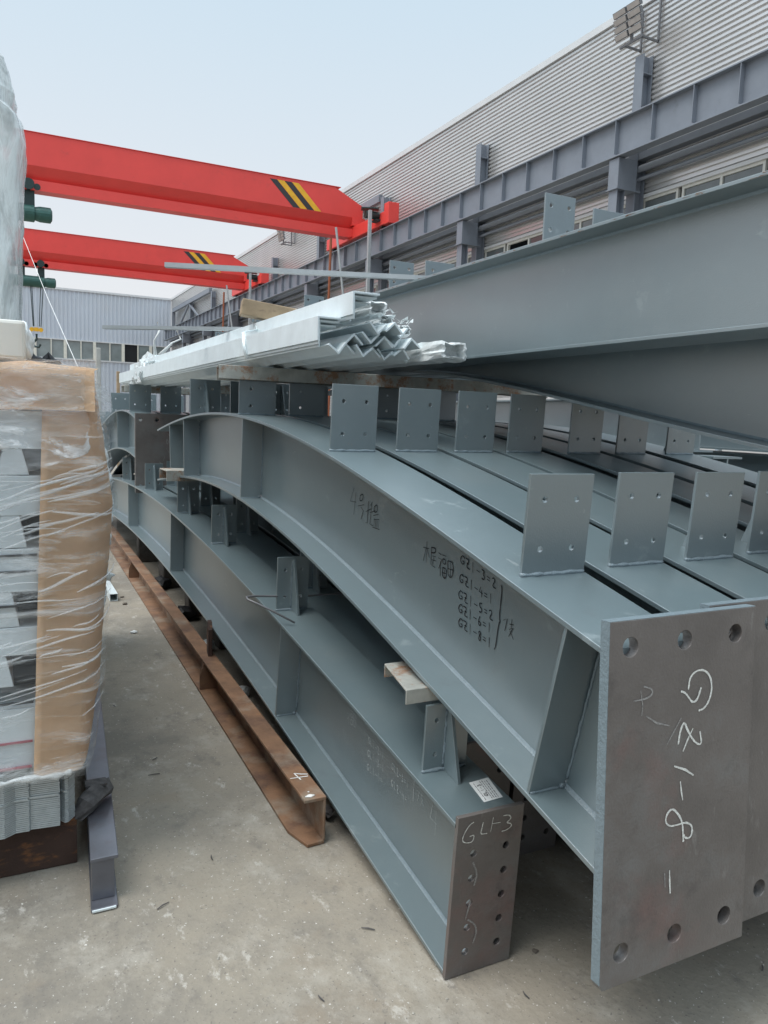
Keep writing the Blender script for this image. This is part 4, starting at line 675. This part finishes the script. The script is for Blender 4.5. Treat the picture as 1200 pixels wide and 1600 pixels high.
bm = B(); wrapped(bm, 1.615, 1.755, ZB+.005, ZB+.08, 2.76, 7.6, 4, amp=.003); single('wrapped_parcel', bm, wrap2, 'long parcel in crumpled white plastic at the right edge of the galvanised bundle', 'wrapped parcel')
bm = B(); wrapped(bm, 1.47, 1.55, ZB+.155, ZB+.205, 3.05, 6.6, 9, amp=.003); single('wrapped_parcel', bm, wrap2, 'thin plastic-wrapped parcel on top of the galvanised angles', 'wrapped parcel')
for i, (x, y, z, s) in enumerate(((1.52, 3.05, .20, .045), (1.63, 3.1, .17, .05))):
    bm = B()
    rr = random.Random(20+i)
    for q in range(8):
        a = Vector((x+rr.uniform(-.03, .03), y+rr.uniform(-.03, .03), ZB+z+rr.uniform(-.02, .02))); e = [a+Vector((rr.uniform(-.03, .03), rr.uniform(-.03, .03), rr.uniform(-.018, .026))) for _ in range(3)]
        vs = [bm.verts.new(p) for p in [a]+e]; bm.faces.new((vs[0], vs[1], vs[2])); bm.faces.new((vs[0], vs[2], vs[3]))
    bmesh.ops.solidify(bm, geom=bm.faces, thickness=.002)
    single('torn_film', bm, wrap2, 'torn tuft of white plastic film on the angle ends, %s from the aisle' % ORD[i], 'plastic scrap', 'torn film on the angle ends')
bm = B(); wrapped(bm, 1.59, 1.665, ZB+.125, ZB+.175, 3.1, 6.8, 12, amp=.003); single('wrapped_parcel', bm, wrap2, 'narrow plastic-wrapped parcel between the angles and the straight top beam', 'wrapped parcel')
bm = B(); wrapped(bm, 1.36, 1.45, ZB+.175, ZB+.235, 2.92, 6.4, 15, amp=.003); single('wrapped_parcel', bm, wrap2, 'plastic-wrapped parcel right behind the flat topped galvanised channel', 'wrapped parcel')
# binding wires
for i, (y, sp) in enumerate(((3.9, .12), (6.9, .06))):
    bm = B(); rr = random.Random(i)
    for q in range(4):
        yy = y+rr.uniform(-.03, .03)
        tube(bm, [(1.125, yy-sp*.6, ZB+.03), (1.118, yy-sp*.3, ZB+.10), (1.13, yy+rr.uniform(-.02, .03), ZB+.17), (1.225, yy+sp+rr.uniform(-.02, .02), ZB+.20), (1.232, yy+sp*1.5, ZB+.245), (1.38, yy+sp*1.6, ZB+.245)], .0035, 5)
    single('binding_wire', bm, zinc, ['twisted binding wire round the middle of the galvanised bundle', 'binding wire round the far part of the galvanised bundle'][i], 'wire', smooth=True)
# knotted plastic at the far end
bm = B()
K = 26; rows = []
for i in range(24):
    f = i/23; y = 6.9+1.5*f; row = []
    for k in range(K):
        a = math.pi*k/(K-1); pk_ = .12*math.exp(-((y-7.55)/.22)**2)*math.exp(-((a-1.3)/.6)**2)
        nn = .014*math.sin(a*9+y*11)+.01*math.sin(a*17-y*23)+.008*math.sin(y*41+a*5)
        row.append(bm.verts.new((1.30-(.20+nn)*math.cos(a)*(1-.25*f), y, ZB+.015+(.20*(1-.35*f)+nn+pk_)*math.sin(a)**.7 if 0 < k < K-1 else ZB+.005)))
    rows.append(row)
for a, b in zip(rows, rows[1:]):
    for k in range(K-1): bm.faces.new((a[k], a[k+1], b[k+1], b[k]))
bmesh.ops.solidify(bm, geom=bm.faces, thickness=.003)
t = single('plastic_cover', bm, wrap2, 'white plastic sheet gathered over the far end of the galvanised bundle', 'plastic cover')
bm = B(); tube(bm, [(1.36, 7.7, ZB+.30), (1.33, 7.6, ZB+.42), (1.38, 7.6, ZB+.52), (1.36, 7.6, ZB+.60)], [.02, .009, .011, .006], 7); tube(bm, [(1.40, 7.7, ZB+.30), (1.5, 7.6, ZB+.42), (1.58, 7.6, ZB+.46), (1.54, 7.6, ZB+.54)], [.02, .008, .01, .006], 7)
for v in bm.verts: v.co -= Vector(t['_w'])
o = obj('rope_tie', bm, rope, None, True); o.parent = t
# long thin bars
def bar_(p0, p1, w, h, lab):
    bm = B(); p0, p1 = Vector(p0), Vector(p1); mid = (p0+p1)/2+Vector((0, 0, .012)); 
    beam_bar(bm, p0, p1, w, h)
    single('thin_flat_bar', bm, pole, lab, 'steel bar', 'thin bars laid across the stack')
bar_((.745, 3.953, 2.222), (2.12, 3.41, 2.222), .036, .022, 'long thin bar crossing the straight top beam and reaching out left before the red cranes')
bar_((.578, 4.984, 2.005), (1.60, 4.32, 2.015), .04, .02, 'lower thin bar reaching out left over the galvanised bundle')
# timber piece on the bundle
m = Matrix.Translation((1.42, 4.05, ZB+.295)) @ Matrix.Rotation(R(-16), 4, 'Z') @ Matrix.Rotation(R(-4), 4, 'Y') 
m = Matrix.Translation((1.40, 4.05, ZB+.29)) @ Matrix.Rotation(R(-10), 4, 'Z') @ Matrix.Rotation(R(7), 4, 'Y')
bm = B(); box(bm, -.24, .3, -.05, .05, -.042, .042, m); single('timber_block', bm, wood, 'short weathered timber block lying across the top of the galvanised bundle', 'timber', bevel=.005)
# ------------------------------------------------------------------ bent rod on the lower beam
zr = lambda y: gl_top(y)+.012
bm = B(); tube(bm, [(1.55, 3.32, .675), (1.2, 3.22, .70), (.97, 3.14, .737), (.925, 3.11, .742), (.922, 3.08, .738), (.95, 3.05, .727), (1.02, 3.03, .69), (1.10, 2.99, .645)], .0045, 8)
single('bent_rod', bm, lampg, 'thin bent steel rod hooked round a bracket of the lower beam', 'rod', smooth=True)
# ------------------------------------------------------------------ rusty channel on the ground
t = thing('rusty_channel_beam', 'long rusty channel beam on the ground beside the grey arches marked with a white 4', 'steel channel', (1.0, 6, 0))
def rx(y): return .908+.0248*(y-2.466)
def rsec(dx, dz0, w, h, y0, y1, name, pts=None):
    bm = B(); prism(bm, [(rx(y0)+dx, y0, dz0), (rx(y0)+dx+w, y0, dz0), (rx(y0)+dx+w, y0, dz0+h), (rx(y0)+dx, y0, dz0+h)], (rx(y1)-rx(y0), y1-y0, 0)); return obj(name, bm, rust, t, bevel=.002)
bm = B(); y0 = 2.40
prism(bm, [(rx(2.5), 2.50, .002), (rx(2.37)+.035, 2.38, .002), (rx(2.4)+.10, 2.385, .002), (rx(9.5)+.10, 9.5, .002), (rx(9.5), 9.5, .002)], (0, 0, .012)); obj('bottom_flange', bm, rust, t, bevel=.002)
rsec(.094, .0145, .009, .150, 2.385, 9.5, 'web'); tf_ = rsec(.022, .165, .082, .012, 2.385, 9.5, 'top_flange')
for y in (4.05, 7.15):
    bm = B(); prism(bm, [(rx(y)+.004, y, .0145), (rx(y)+.0935, y, .0145), (rx(y)+.0935, y, .1645), (rx(y)+.026, y, .1645), (rx(y)+.004, y, .10)], (0, .012, 0)); obj('stiffener', bm, rust, t, bevel=.001)
bm = B(); y = 4.15; x = rx(y)+.06
holed(bm, [(0, 0), (.10, 0), (.10, .15), (.07, .19), (.03, .19), (0, .15)], [(.05, .13, .018)], (x, y-.04, .1775), (.15, .985, 0), (0, 0, 1), (.022, -.003, 0), 14); obj('lifting_lug', bm, rustdk, t, bevel=.002)
bm = B(); ribbon(bm, ST['rust4'], (0, 0, 1), .009, .0015); obj('painted_number', bm, whitep, tf_)
bm = B(); lump(bm, (rx(2.42)+.05, 2.41, .178), .012, 3, (1.4, .7, .25)); lump(bm, (rx(2.42)+.056, 2.44, .178), .004, 4, (1, 1, .3)); obj('paint_drip', bm, whitep, tf_, True)
# ------------------------------------------------------------------ left: supports under the pack
t = thing('black_h_beam', 'dark bluish H beam on the ground under the wrapped pack, its near end in view', 'steel beam', (.27, 3.4, 0))
def bx_(y): return .218+.075*(y-2.31)
def bs(dx0, dx1, z0, z1, ya, yb, name, m=bluesteel):
    bm = B(); prism(bm, [(bx_(ya)+dx0, ya, z0), (bx_(ya)+dx1, ya, z0), (bx_(ya)+dx1, ya, z1), (bx_(ya)+dx0, ya, z1)], (bx_(yb)-bx_(ya), yb-ya, 0)); return obj(name, bm, m, t, bevel=.002)
bs(0, .078, 0.002, .012, 2.30, 5.2, 'bottom_flange'); bs(0, .082, .138, .150, 2.34, 5.2, 'top_flange'); bs(.004, .070, .0125, .1375, 2.345, 5.2, 'web')
bm = B(); box(bm, .220, .290, 2.2935, 2.2992, .004, .012); obj('burr', bm, zinc, t, bevel=.002)
bm = B(); prism(bm, [(-.9, 2.60, 0.002), (.205, 2.60, 0.002), (.205, 2.60, .165), (-.9, 2.60, .165)], (0, .012, 0)); rb = B()
single('rusty_plate_beam', bm, rustdk, 'dark rusty beam face on edge carrying the wrapped pack at the lower left', 'steel beam', bevel=.002); rb.free()
# ------------------------------------------------------------------ wrapped pack
pk = thing('wrapped_pack', 'tall pack of pale grey deck panels behind brown cardboard in stretch film on the left', 'wrapped pack', (-.3, 3.0, .17))
SIL = [(.236,.258),(.247,.317),(.277,.43),(.287,.519),(.305,.577),(.312,.697),(.325,.874),(.341,1.015),(.351,1.143),(.354,1.196),(.337,1.311),(.329,1.368),(.319,1.44),(.285,1.63)]
FOLD = [(.199,.366),(.208,.502),(.214,.762),(.223,1.085),(.237,1.312),(.244,1.626)]
def lerp(tab, z):
    tab = sorted((b, a) for a, b in tab)
    if z <= tab[0][0]: return tab[0][1]
    for (z0, a0), (z1, a1) in zip(tab, tab[1:]):
        if z <= z1: return a0+(a1-a0)*(z-z0)/(z1-z0)
    return tab[-1][1]
def noise3(x, y, z): return math.sin(x*3.1+y*1.7+z*2.3)*.5+math.sin(x*7.3-y*5.1+z*6.7+1)*.3+math.sin(x*13+y*11-z*17+2)*.2
rp_ = random.Random(8)
# cardboard: a corner board wrapping near face strip and right side
def board(z0, z1, x0f, name, off=0, nz=70, m=card):
    bm = B(); rows = []
    for i in range(nz+1):
        z = z0+(z1-z0)*i/nz; xf = lerp(FOLD, z)+off; xs = lerp(SIL, z)+off; xl = x0f(z)
        cr = .004*math.sin(z*61)+.003*math.sin(z*23+1)+.003*noise3(0, 0, z*9)
        row = []
        for k in range(7):
            f = k/6; row.append((xl+(xf-xl)*f, 2.5-off+cr*f*.6+.003*noise3(f*4, 0, z*12), z))
        for k in range(1, 13):
            f = k/12; row.append((xf+(xs-xf)*math.sin(f*math.pi/2), 2.5-off+(2.9-2.5)*(1-math.cos(f*math.pi/2))**.9+cr*1.5*math.sin(f*3), z))
        row.append((xs-.02, 3.3, z)); row.append((xs-.05, 4.2, z))
        rows.append([bm.verts.new(p) for p in row])
    for a, b in zip(rows, rows[1:]):
        for k in range(len(a)-1): bm.faces.new((a[k], a[k+1], b[k+1], b[k]))
    return bm
xl_ = lambda z: .074+(.115-.074)*max(0, (z-.37))/1.1
bm = board(.37, 1.625, xl_, 'b'); bmesh.ops.solidify(bm, geom=bm.faces, thickness=.006); obj('corner_board', bm, card, pk, True)
# cap: cardboard folded over the top
bm = B(); N1, N2 = 26, 18; rows = []
for i in range(N1+1):
    x = -.9+(.262+.9)*i/N1; row = []
    for k in range(N2+1):
        f = k/N2
        if f < .3: y = 2.488-.004*math.sin(x*20); z0_ = 1.497+.004*math.sin(x*9); z = z0_+(1.632-z0_)*f/.3
        else: y = 2.49+(f-.3)/.7*1.7; z = 1.634+.012*noise3(x*3, y*3, 0)
        y -= .006*noise3(x*5, 0, z*14)
        row.append(bm.verts.new((x+(.02 if (i == N1 and f > .3) else 0), y, z)))
    rows.append(row)
for a, b in zip(rows, rows[1:]):
    for k in range(N2): bm.faces.new((a[k], a[k+1], b[k+1], b[k]))
bmesh.ops.solidify(bm, geom=bm.faces, thickness=.005); obj('top_board', bm, card, pk, True)
# deck panels seen end-on: hat profiles stacked
def hat(zb, zt, skew, band):
    """one open trapezoidal panel; light bands above and below, tapered stem between"""
    bm = B(); y0, y1 = 2.53, 4.1
    box(bm, -1.0, .19, y0, y1, zt-.002, zt+band)                       # flat flange
    for c in (-.03+skew, -.42+skew, -.8+skew):
        prism(bm, [(c-.055, y0+.003, zb), (c+.035, y0+.003, zb), (c+.015, y0+.003, zt-.0025), (c-.035, y0+.003, zt-.0025)], (0, 1.5, 0))
    return obj('deck_panel', bm, deck, pk, bevel=.002)
for zb, zt, sk, bd in ((1.305, 1.385, .075, .11), (1.085, 1.185, .065, .118), (.842, .952, .04, .13), (.655, .755, .02, .085)): hat(zb, zt, sk, bd)
bm = B(); box(bm, -1.0, .19, 2.528, 4.1, .475, .585); obj('deck_panel', bm, deck, pk, bevel=.002)
bm = B(); box(bm, -1.0, .19, 2.532, 4.1, .385, .4745); obj('deck_panel', bm, deck, pk, bevel=.002)
bm = B(); box(bm, -1.0, .18, 2.75, 4.0, .586, 1.6); obj('gap_shade_block', bm, dark, pk)  # black block, paints the shade in the gaps between deck panels
for z in (.4745, .392, .60, 1.06, 1.01, .905):
    bm = B(); box(bm, -1.0, lerp([(xl_(z), z)], z)-.004, 2.522, 2.531, z, z+.006); obj('edge_tape', bm, pinkl if z < .5 else rubber, pk)
# dense sheet stack at the bottom
bm = B(); rs = random.Random(4)
prof = [(-1.0, 2.55), (.0, 2.55), (.015, 2.535), (.028, 2.55), (.13, 2.545), (.155, 2.555), (.165, 2.57), (.185, 2.545), (.192, 2.56), (.192, 3.9), (-1.0, 3.9)]
prof = [(-1.0, 2.55), (-.01, 2.52), (.022, 2.542), (.06, 2.54), (.065, 2.548), (.09, 2.545), (.15, 2.54), (.153, 2.572), (.166, 2.55), (.176, 2.553), (.198, 2.585), (.198, 3.9), (-1.0, 3.9)]
z = .175; k = 0
while z < .384:
    th = .0062; ox, oy = rs.uniform(-.0009, .0009), rs.uniform(-.0009, .0009)
    if k in (17,): ox -= .004; oy -= .004
    prism(bm, [(x+ox, y+oy, z) for x, y in prof], (0, 0, th-.0014)); z += th; k += 1
obj('sheet_stack', bm, deckd, pk)
# film
bm = board(.36, 1.636, lambda z: -.95, 'f', off=.016, nz=60)
for v in bm.verts:
    if v.co.y < 2.6: v.co.y -= .01+.012*noise3(v.co.x*6, 0, v.co.z*9)
obj('stretch_film', bm, film, pk, True)
bm = B(); rows = []
for i in range(40):
    z = 1.30+.36*i/39; row = []
    for k in range(40):
        f = k/39; x = -.5+(lerp(SIL, z)+.03+.5)*f
        zz = max(z, 1.30+.30*abs(x-.02)*1.1 if x > .02 else 1.3)
        row.append(bm.verts.new((x, 2.462-.014*noise3(x*8, 0, zz*12)+(max(0, x-.22)*1.8), min(zz, 1.645))))
    rows.append(row)
for a, b in zip(rows, rows[1:]):
    for k in range(39): bm.faces.new((a[k], a[k+1], b[k+1], b[k]))
bmesh.ops.remove_doubles(bm, verts=bm.verts, dist=.0005)
obj('loose_film', bm, filmcap, pk, True)
bm = B(); rows = []
for i in range(26):
    x = -.9+(1.16+.04)*i/25; row = []
    for k in range(20):
        y = 2.46+1.6*k/19; row.append(bm.verts.new((x, y, 1.648+.010*noise3(x*7, y*6, 1))))
    rows.append(row)
for a, b in zip(rows, rows[1:]):
    for k in range(19): bm.faces.new((a[k], a[k+1], b[k+1], b[k]))
obj('top_film', bm, filmcap, pk, True)
# film folds: taut ridges running diagonally, and the gathered hem
rr = random.Random(17); L = []
for q in range(64):
    z = rr.uniform(.55, 1.32); dens = 1 if .7 < z < 1.3 else .5
    if rr.random() > dens: continue
    x0 = rr.uniform(-.2, .22); ln = rr.uniform(.06, .34); sl_ = rr.uniform(.12, .42) if rr.random() < .8 else rr.uniform(-.08, .1)
    pts = []
    for s in range(9):
        f = s/8; x = x0+ln*f; zz = z+ln*f*sl_+.004*math.sin(f*5+q)
        xf = lerp(FOLD, zz)+.01
        if x < xf: pts.append((x, 2.468, zz))
        else:
            u = min(.95, (x-xf)/max(.02, (lerp(SIL, zz)+.016-xf))); 
            if u >= .94: break
            pts.append((x, 2.468+.4*(1-math.cos(math.asin(u)))**.9, zz))
    if len(pts) > 2: L.append((pts, rr.uniform(.0015, .0055)))
bm = B()
for p, r_ in L: tube(bm, p, [r_*(.25+.75*math.sin(math.pi*(i+.5)/len(p))) for i in range(len(p))], 4)
foldm = mat('film_folds', (.80, .83, .84), .25, 0, .05); foldm.node_tree.nodes['Principled BSDF'].inputs['Alpha'].default_value = .26
obj('film_fold', bm, foldm, pk, True)
bm = B(); pts = []; rads = []
for s in range(60):
    f = s/59
    if f < .55: x = -.5+(.17+.5)*f/.55; z = .372+.004*math.sin(x*30); y = 2.49
    else:
        g_ = (f-.55)/.45; x = .17+.055*min(1, g_*2.2); z = .372+.16*g_**1.5; y = 2.49+.3*g_
    pts.append((x+rr.uniform(-.003, .003), y, z+rr.uniform(-.005, .005))); rads.append(rr.uniform(.004, .013))
tube(bm, pts, rads, 7); obj('film_hem', bm, wrap2, pk, True)
bm = B(); pts = []; rads = []
for s in range(80):
    z = .45+1.16*s/79; pts.append((lerp(SIL, z)+.008+rr.uniform(-.003, .003), 2.93+rr.uniform(-.01, .01), z)); rads.append(rr.uniform(.004, .012))
tube(bm, pts, rads, 7); obj('film_edge', bm, wrap2, pk, True)
bm = B(); lump(bm, (.345, 2.95, .90), .022, 5, (1.2, .6, .8), 2, .6); obj('film_flap', bm, wrap2, pk, True)
# slab on the pack
bm = B(); box(bm, -.8, .09, 2.95, 3.6, 1.668, 1.80); s_ = single('foam_slab', bm, foam, 'pale plastic-wrapped slab lying on top of the cardboard pack', 'slab', bevel=.012)
bm = B(); lump(bm, (.09, 3.12, 1.737), .062, 6, (.45, 1.6, 1), 3, .35)
for v in bm.verts: v.co -= Vector(s_['_w'])
o = obj('crumpled_end', bm, wrap2, None, True); o.parent = s_
# tall wrapped column behind
def lumpy_col(y, tab, seed, lab, z0):
    bm = B(); rows = []; K = 84
    zs_ = np.linspace(z0, tab[-1][1], 150)
    for z in zs_:
        xr = lerp(tab, z); row = []
        for k in range(K):
            a = 2*math.pi*k/K; rx_ = .34; cx = xr-rx_
            u, v = math.cos(a), math.sin(a); q = (abs(u)**5+abs(v)**5)**(-1/5)
            nn = .006*noise3(a*2.2, seed, z*3)+.007*(1-abs(math.sin(a*7+z*.8+seed+.8*math.sin(z*2.1))))**2+.005*(1-abs(math.sin(a*17+z*1.7)))**2-.003*abs(math.sin(z*14+a*6))
            row.append(bm.verts.new((cx+(rx_+nn)*u*q, y+.35+(.35+nn*2)*v*q, z)))
        rows.append(row)
    for a, b in zip(rows, rows[1:]):
        for k in range(K): bm.faces.new((a[k], a[(k+1) % K], b[(k+1) % K], b[k]))
    bm.faces.new(rows[-1]); bm.faces.new(rows[0][::-1])
    o = single('plastic_wrapped_column', bm, shell, lab, 'wrapped goods', smooth=True)
    for q in range(4):
        xx = tab[-1][0]-.03; xm = min(a for a, b in tab)
        bm = B(); box(bm, xm-.165-.13*q, xm-.05-.13*q, y+.04, y+.6, z0+.01, tab[-1][1]-.05)
        p = obj('wrapped_profile', bm, [deckd, wrap, deck, deckd][q], None); p.parent = o; p.location = -o.location
    return o
lumpy_col(4.0, [(.118, 0), (.112, 1.9), (.118, 2.3), (.135, 2.6), (.146, 2.72), (.132, 2.83), (.085, 2.875)], 1, 'tall column of goods in milky plastic wrap rising behind the cardboard pack', .02)
lumpy_col(4.05, [(.095, 2.88), (.105, 2.95), (.088, 3.02), (.072, 3.09), (.04, 3.12)], 5, 'upper bulging piece of milky plastic wrap on top of the tall column', 2.877)
bm = B(); 
tube(bm, [(.135, 4.3, 1.74), (.145, 4.3, 1.80), (.158, 4.3, 1.755), (.19, 4.3, 1.735), (.222, 4.3, 1.745), (.234, 4.3, 1.785), (.245, 4.3, 1.745), (.27, 4.3, 1.735), (.292, 4.3, 1.74)], [.02, .006, .022, .03, .024, .007, .024, .022, .006], 8)
box(bm, .1, .28, 4.25, 4.5, 1.622, 1.72)
single('black_saddle_pad', bm, rubber, 'black rubber pad peeking over the top of the cardboard pack', 'rubber pad')
bm = B(); box(bm, -.3, .5, 4.75, 5.4, 0.002, 1.62); single('covered_crate', bm, wrap, 'plastic covered crate hidden behind the wrapped pack', 'crate', bevel=.02)
# rock / bark lump
bm = B(); tube(bm, [(.205, 2.62, .15), (.235, 2.63, .185), (.275, 2.68, .195), (.312, 2.74, .185), (.325, 2.76, .175)], [.022, .034, .036, .026, .01], 10)
rk = random.Random(6)
for v in bm.verts: v.co += Vector((rk.uniform(-.006, .006), rk.uniform(-.006, .006), rk.uniform(-.005, .005)))
box(bm, .24, .31, 2.67, 2.72, .222, .229)
single('bark_lump', bm, bark, 'dark lump of bark lying on the dark H beam beside the sheet stack', 'bark')
# square tube on the ground
bm = B(); p0, p1 = Vector((.795, 6.33, .032)), Vector((.80, 7.9, .032))
for dx, dz, w_, h_ in ((0, .028, .06, .003), (0, -.028, .06, .003), (-.0285, 0, .003, .0525), (.0285, 0, .003, .0525)): beam_bar(bm, p0+Vector((dx, 0, dz)), p1+Vector((dx, 0, dz)), w_, h_)
single('square_tube', bm, zinc, 'short galvanised square tube on the ground between the pack and the rusty channel', 'steel tube')
# ------------------------------------------------------------------ ground litter
rg = random.Random(21); k = 0
TW = ['tiny dark twig on the concrete right of the dark H beam', 'dark twig between the wrapped pack and the rusty channel end', 'dark twig on the concrete below the end of the rusty channel', 'twig in front of the big chalked end plate', 'twig in the open concrete left of the lower end plate', 'farther of two dark twigs lying close together in the aisle', 'nearer of two dark twigs lying close together in the aisle', 'twig in the aisle well beyond the pair of twigs', 'thin twig between the two brown end plates']
spots = [(.42,2.25),(.62,2.45),(.95,1.9),(1.9,1.30),(.72,1.7),(.58,3.3),(.55,3.15),(.5,4.0),(1.22,1.49)]
for i, (x, y) in enumerate(spots):
    bm = B(); a = rg.uniform(0, 3.1); ln = rg.uniform(.025, .055); m = Matrix.Translation((x, y, .004)) @ Matrix.Rotation(a, 4, 'Z')
    pts = [m @ Vector((-ln/2, 0, 0)), m @ Vector((0, rg.uniform(-.004, .004), .002)), m @ Vector((ln/2, 0, 0))]
    tube(bm, pts, [.0015, .0022, .0012], 5)
    single('twig', bm, bark, TW[i], 'twig', 'twigs scattered on the concrete')
bm = B()
for i in range(500):
    x, y = rg.uniform(.25, 3.2), rg.uniform(.9, 9)
    if rg.random() < .5: x = rg.uniform(.2, .95)
    lump(bm, (x, y, .001), rg.uniform(.0012, .0045), i, (1, 1, .6), 1, .3)
o = structure('ground_grit', bm, mat('pale_grit', (.34, .32, .28), .9, 0, .5, 200)); o['kind'] = 'stuff'; o['label'] = 'fine pale grit scattered over the concrete yard'; o['category'] = 'grit'
for i, (x, y, s) in enumerate(((.86, 6.2, .018), (.875, 6.45, .012), (1.35, 1.62, .008))):
    bm = B(); lump(bm, (x, y, s*.4), s, 50+i, (1.2, 1, .5), 2); single('small_stone', bm, stone, ['small dark stone on the concrete near the end of the square tube', 'dark pebble just beyond the end of the square tube', 'tiny stone in front of the lower end plate'][i], 'stone', 'small stones on the concrete', smooth=False)
bm = B(); lump(bm, (.80, 5.35, .008), .018, 77, (1.3, .8, .5), 2, .5); single('paper_scrap', bm, rope, 'white crumpled scrap on the concrete beside the wrapped pack', 'scrap')
bm = B(); lump(bm, (1.08, 2.55, .03), .022, 78, (1, 1.6, .7), 2, .5); single('black_rag', bm, bark, 'black rag squeezed between the rusty channel and the lower grey beam', 'rag')
# ------------------------------------------------------------------ posts near the far stack
bm = B(); box(bm, 1.285, 1.35, 12.0, 12.07, 0, 2.42); single('concrete_post', bm, mat('pale_post', (.42, .41, .38), .8), 'tall pale square post right of the wrapped pack in front of the far building', 'post', bevel=.01)
bm = B(); box(bm, 2.225, 2.285, 17.0, 17.1, 0, 2.35); single('concrete_post', bm, wood, 'short brownish post behind the far stack of curved beams', 'post', bevel=.01)
# ------------------------------------------------------------------ stacks in the right background, seen under the large beam
def ibeam(x0, x1, y0, y1, z0, h, w_, lab, m=paint, cat='steel beam'):
    t = thing('stored_beam', lab, cat, ((x0+x1)/2, (y0+y1)/2, z0), 'stored beams in the right background')
    d = Vector((x1-x0, y1-y0, 0)).normalized(); r_ = Vector((d.y, -d.x, 0))
    def bar(a, b, c, e, nm):
        bm = B(); p = Vector((x0, y0, z0)); prism(bm, [p+r_*a+Vector((0, 0, c)), p+r_*b+Vector((0, 0, c)), p+r_*b+Vector((0, 0, e)), p+r_*a+Vector((0, 0, e))], Vector((x1-x0, y1-y0, 0))); obj(nm, bm, m, t)
    bar(-w_/2, w_/2, 0, .015, 'bottom_flange'); bar(-w_/2, w_/2, h-.015, h, 'top_flange'); bar(-.006, .006, .0155, h-.0155, 'web')
nm_ = ['lowest', 'middle', 'upper', 'topmost']
for j, (x0, x1) in enumerate(((3.75, 3.9), (4.5, 5.2), (5.6, 6.9))):
    for i in range(4):
        if j == 0 and i == 3: continue
        ibeam(x0, x1, 3.2+.25*i, 12, .1+i*.42, .40, .26, '%s stored grey beam of the %s pile right of the curved beams' % (nm_[i], ['left', 'middle', 'right'][j]))
for i, (x, y) in enumerate(((3.75, 6.1), (5.2, 7.8), (6.6, 9.2), (7.6, 7.4), (6.0, 12.5))):
    t = thing('truss_frame', 'grey lattice frame with bolted plates in the right background, %s from the left' % ORD[[0, 1, 3, 4, 2][i]], 'steel frame', (x, y, 0), 'lattice frames in the right background')
    bm = B(); box(bm, x, x+1.3, y, y+.1, 1.36, 1.46); box(bm, x, x+1.3, y, y+.1, .8, .88); obj('chord', bm, paint, t)
    for q in range(3):
        bm = B(); beam_bar(bm, (x+.1+q*.45, y+.05, .88), (x+.42+q*.45, y+.05, 1.36), .06, .06, (0, 1, 0)); obj('diagonal', bm, paint, t)
    for q in range(2):
        bm = B(); box(bm, x+.05+q*1.1, x+.15+q*1.1, y+.002, y+.098, 0, .8); obj('leg', bm, paint, t)
    bm = B(); holed(bm, [(0, 0), (.22, 0), (.22, .28), (0, .28)], [(.06, .1, .012), (.16, .1, .012), (.06, .2, .012), (.16, .2, .012)], (x+.5, y-.012, 1.2), (1, 0, 0), (0, 0, 1), (0, .01, 0)); obj('bolt_plate', bm, paint, t)
# ------------------------------------------------------------------ finish
for o in bpy.data.objects:
    if '_w' in o: del o['_w']
    if o.parent is not None and o.parent.parent is not None and o.parent.parent.parent is not None: print('TOO DEEP', o.name)
for m in bpy.data.materials:
    if '_c' in m: del m['_c']
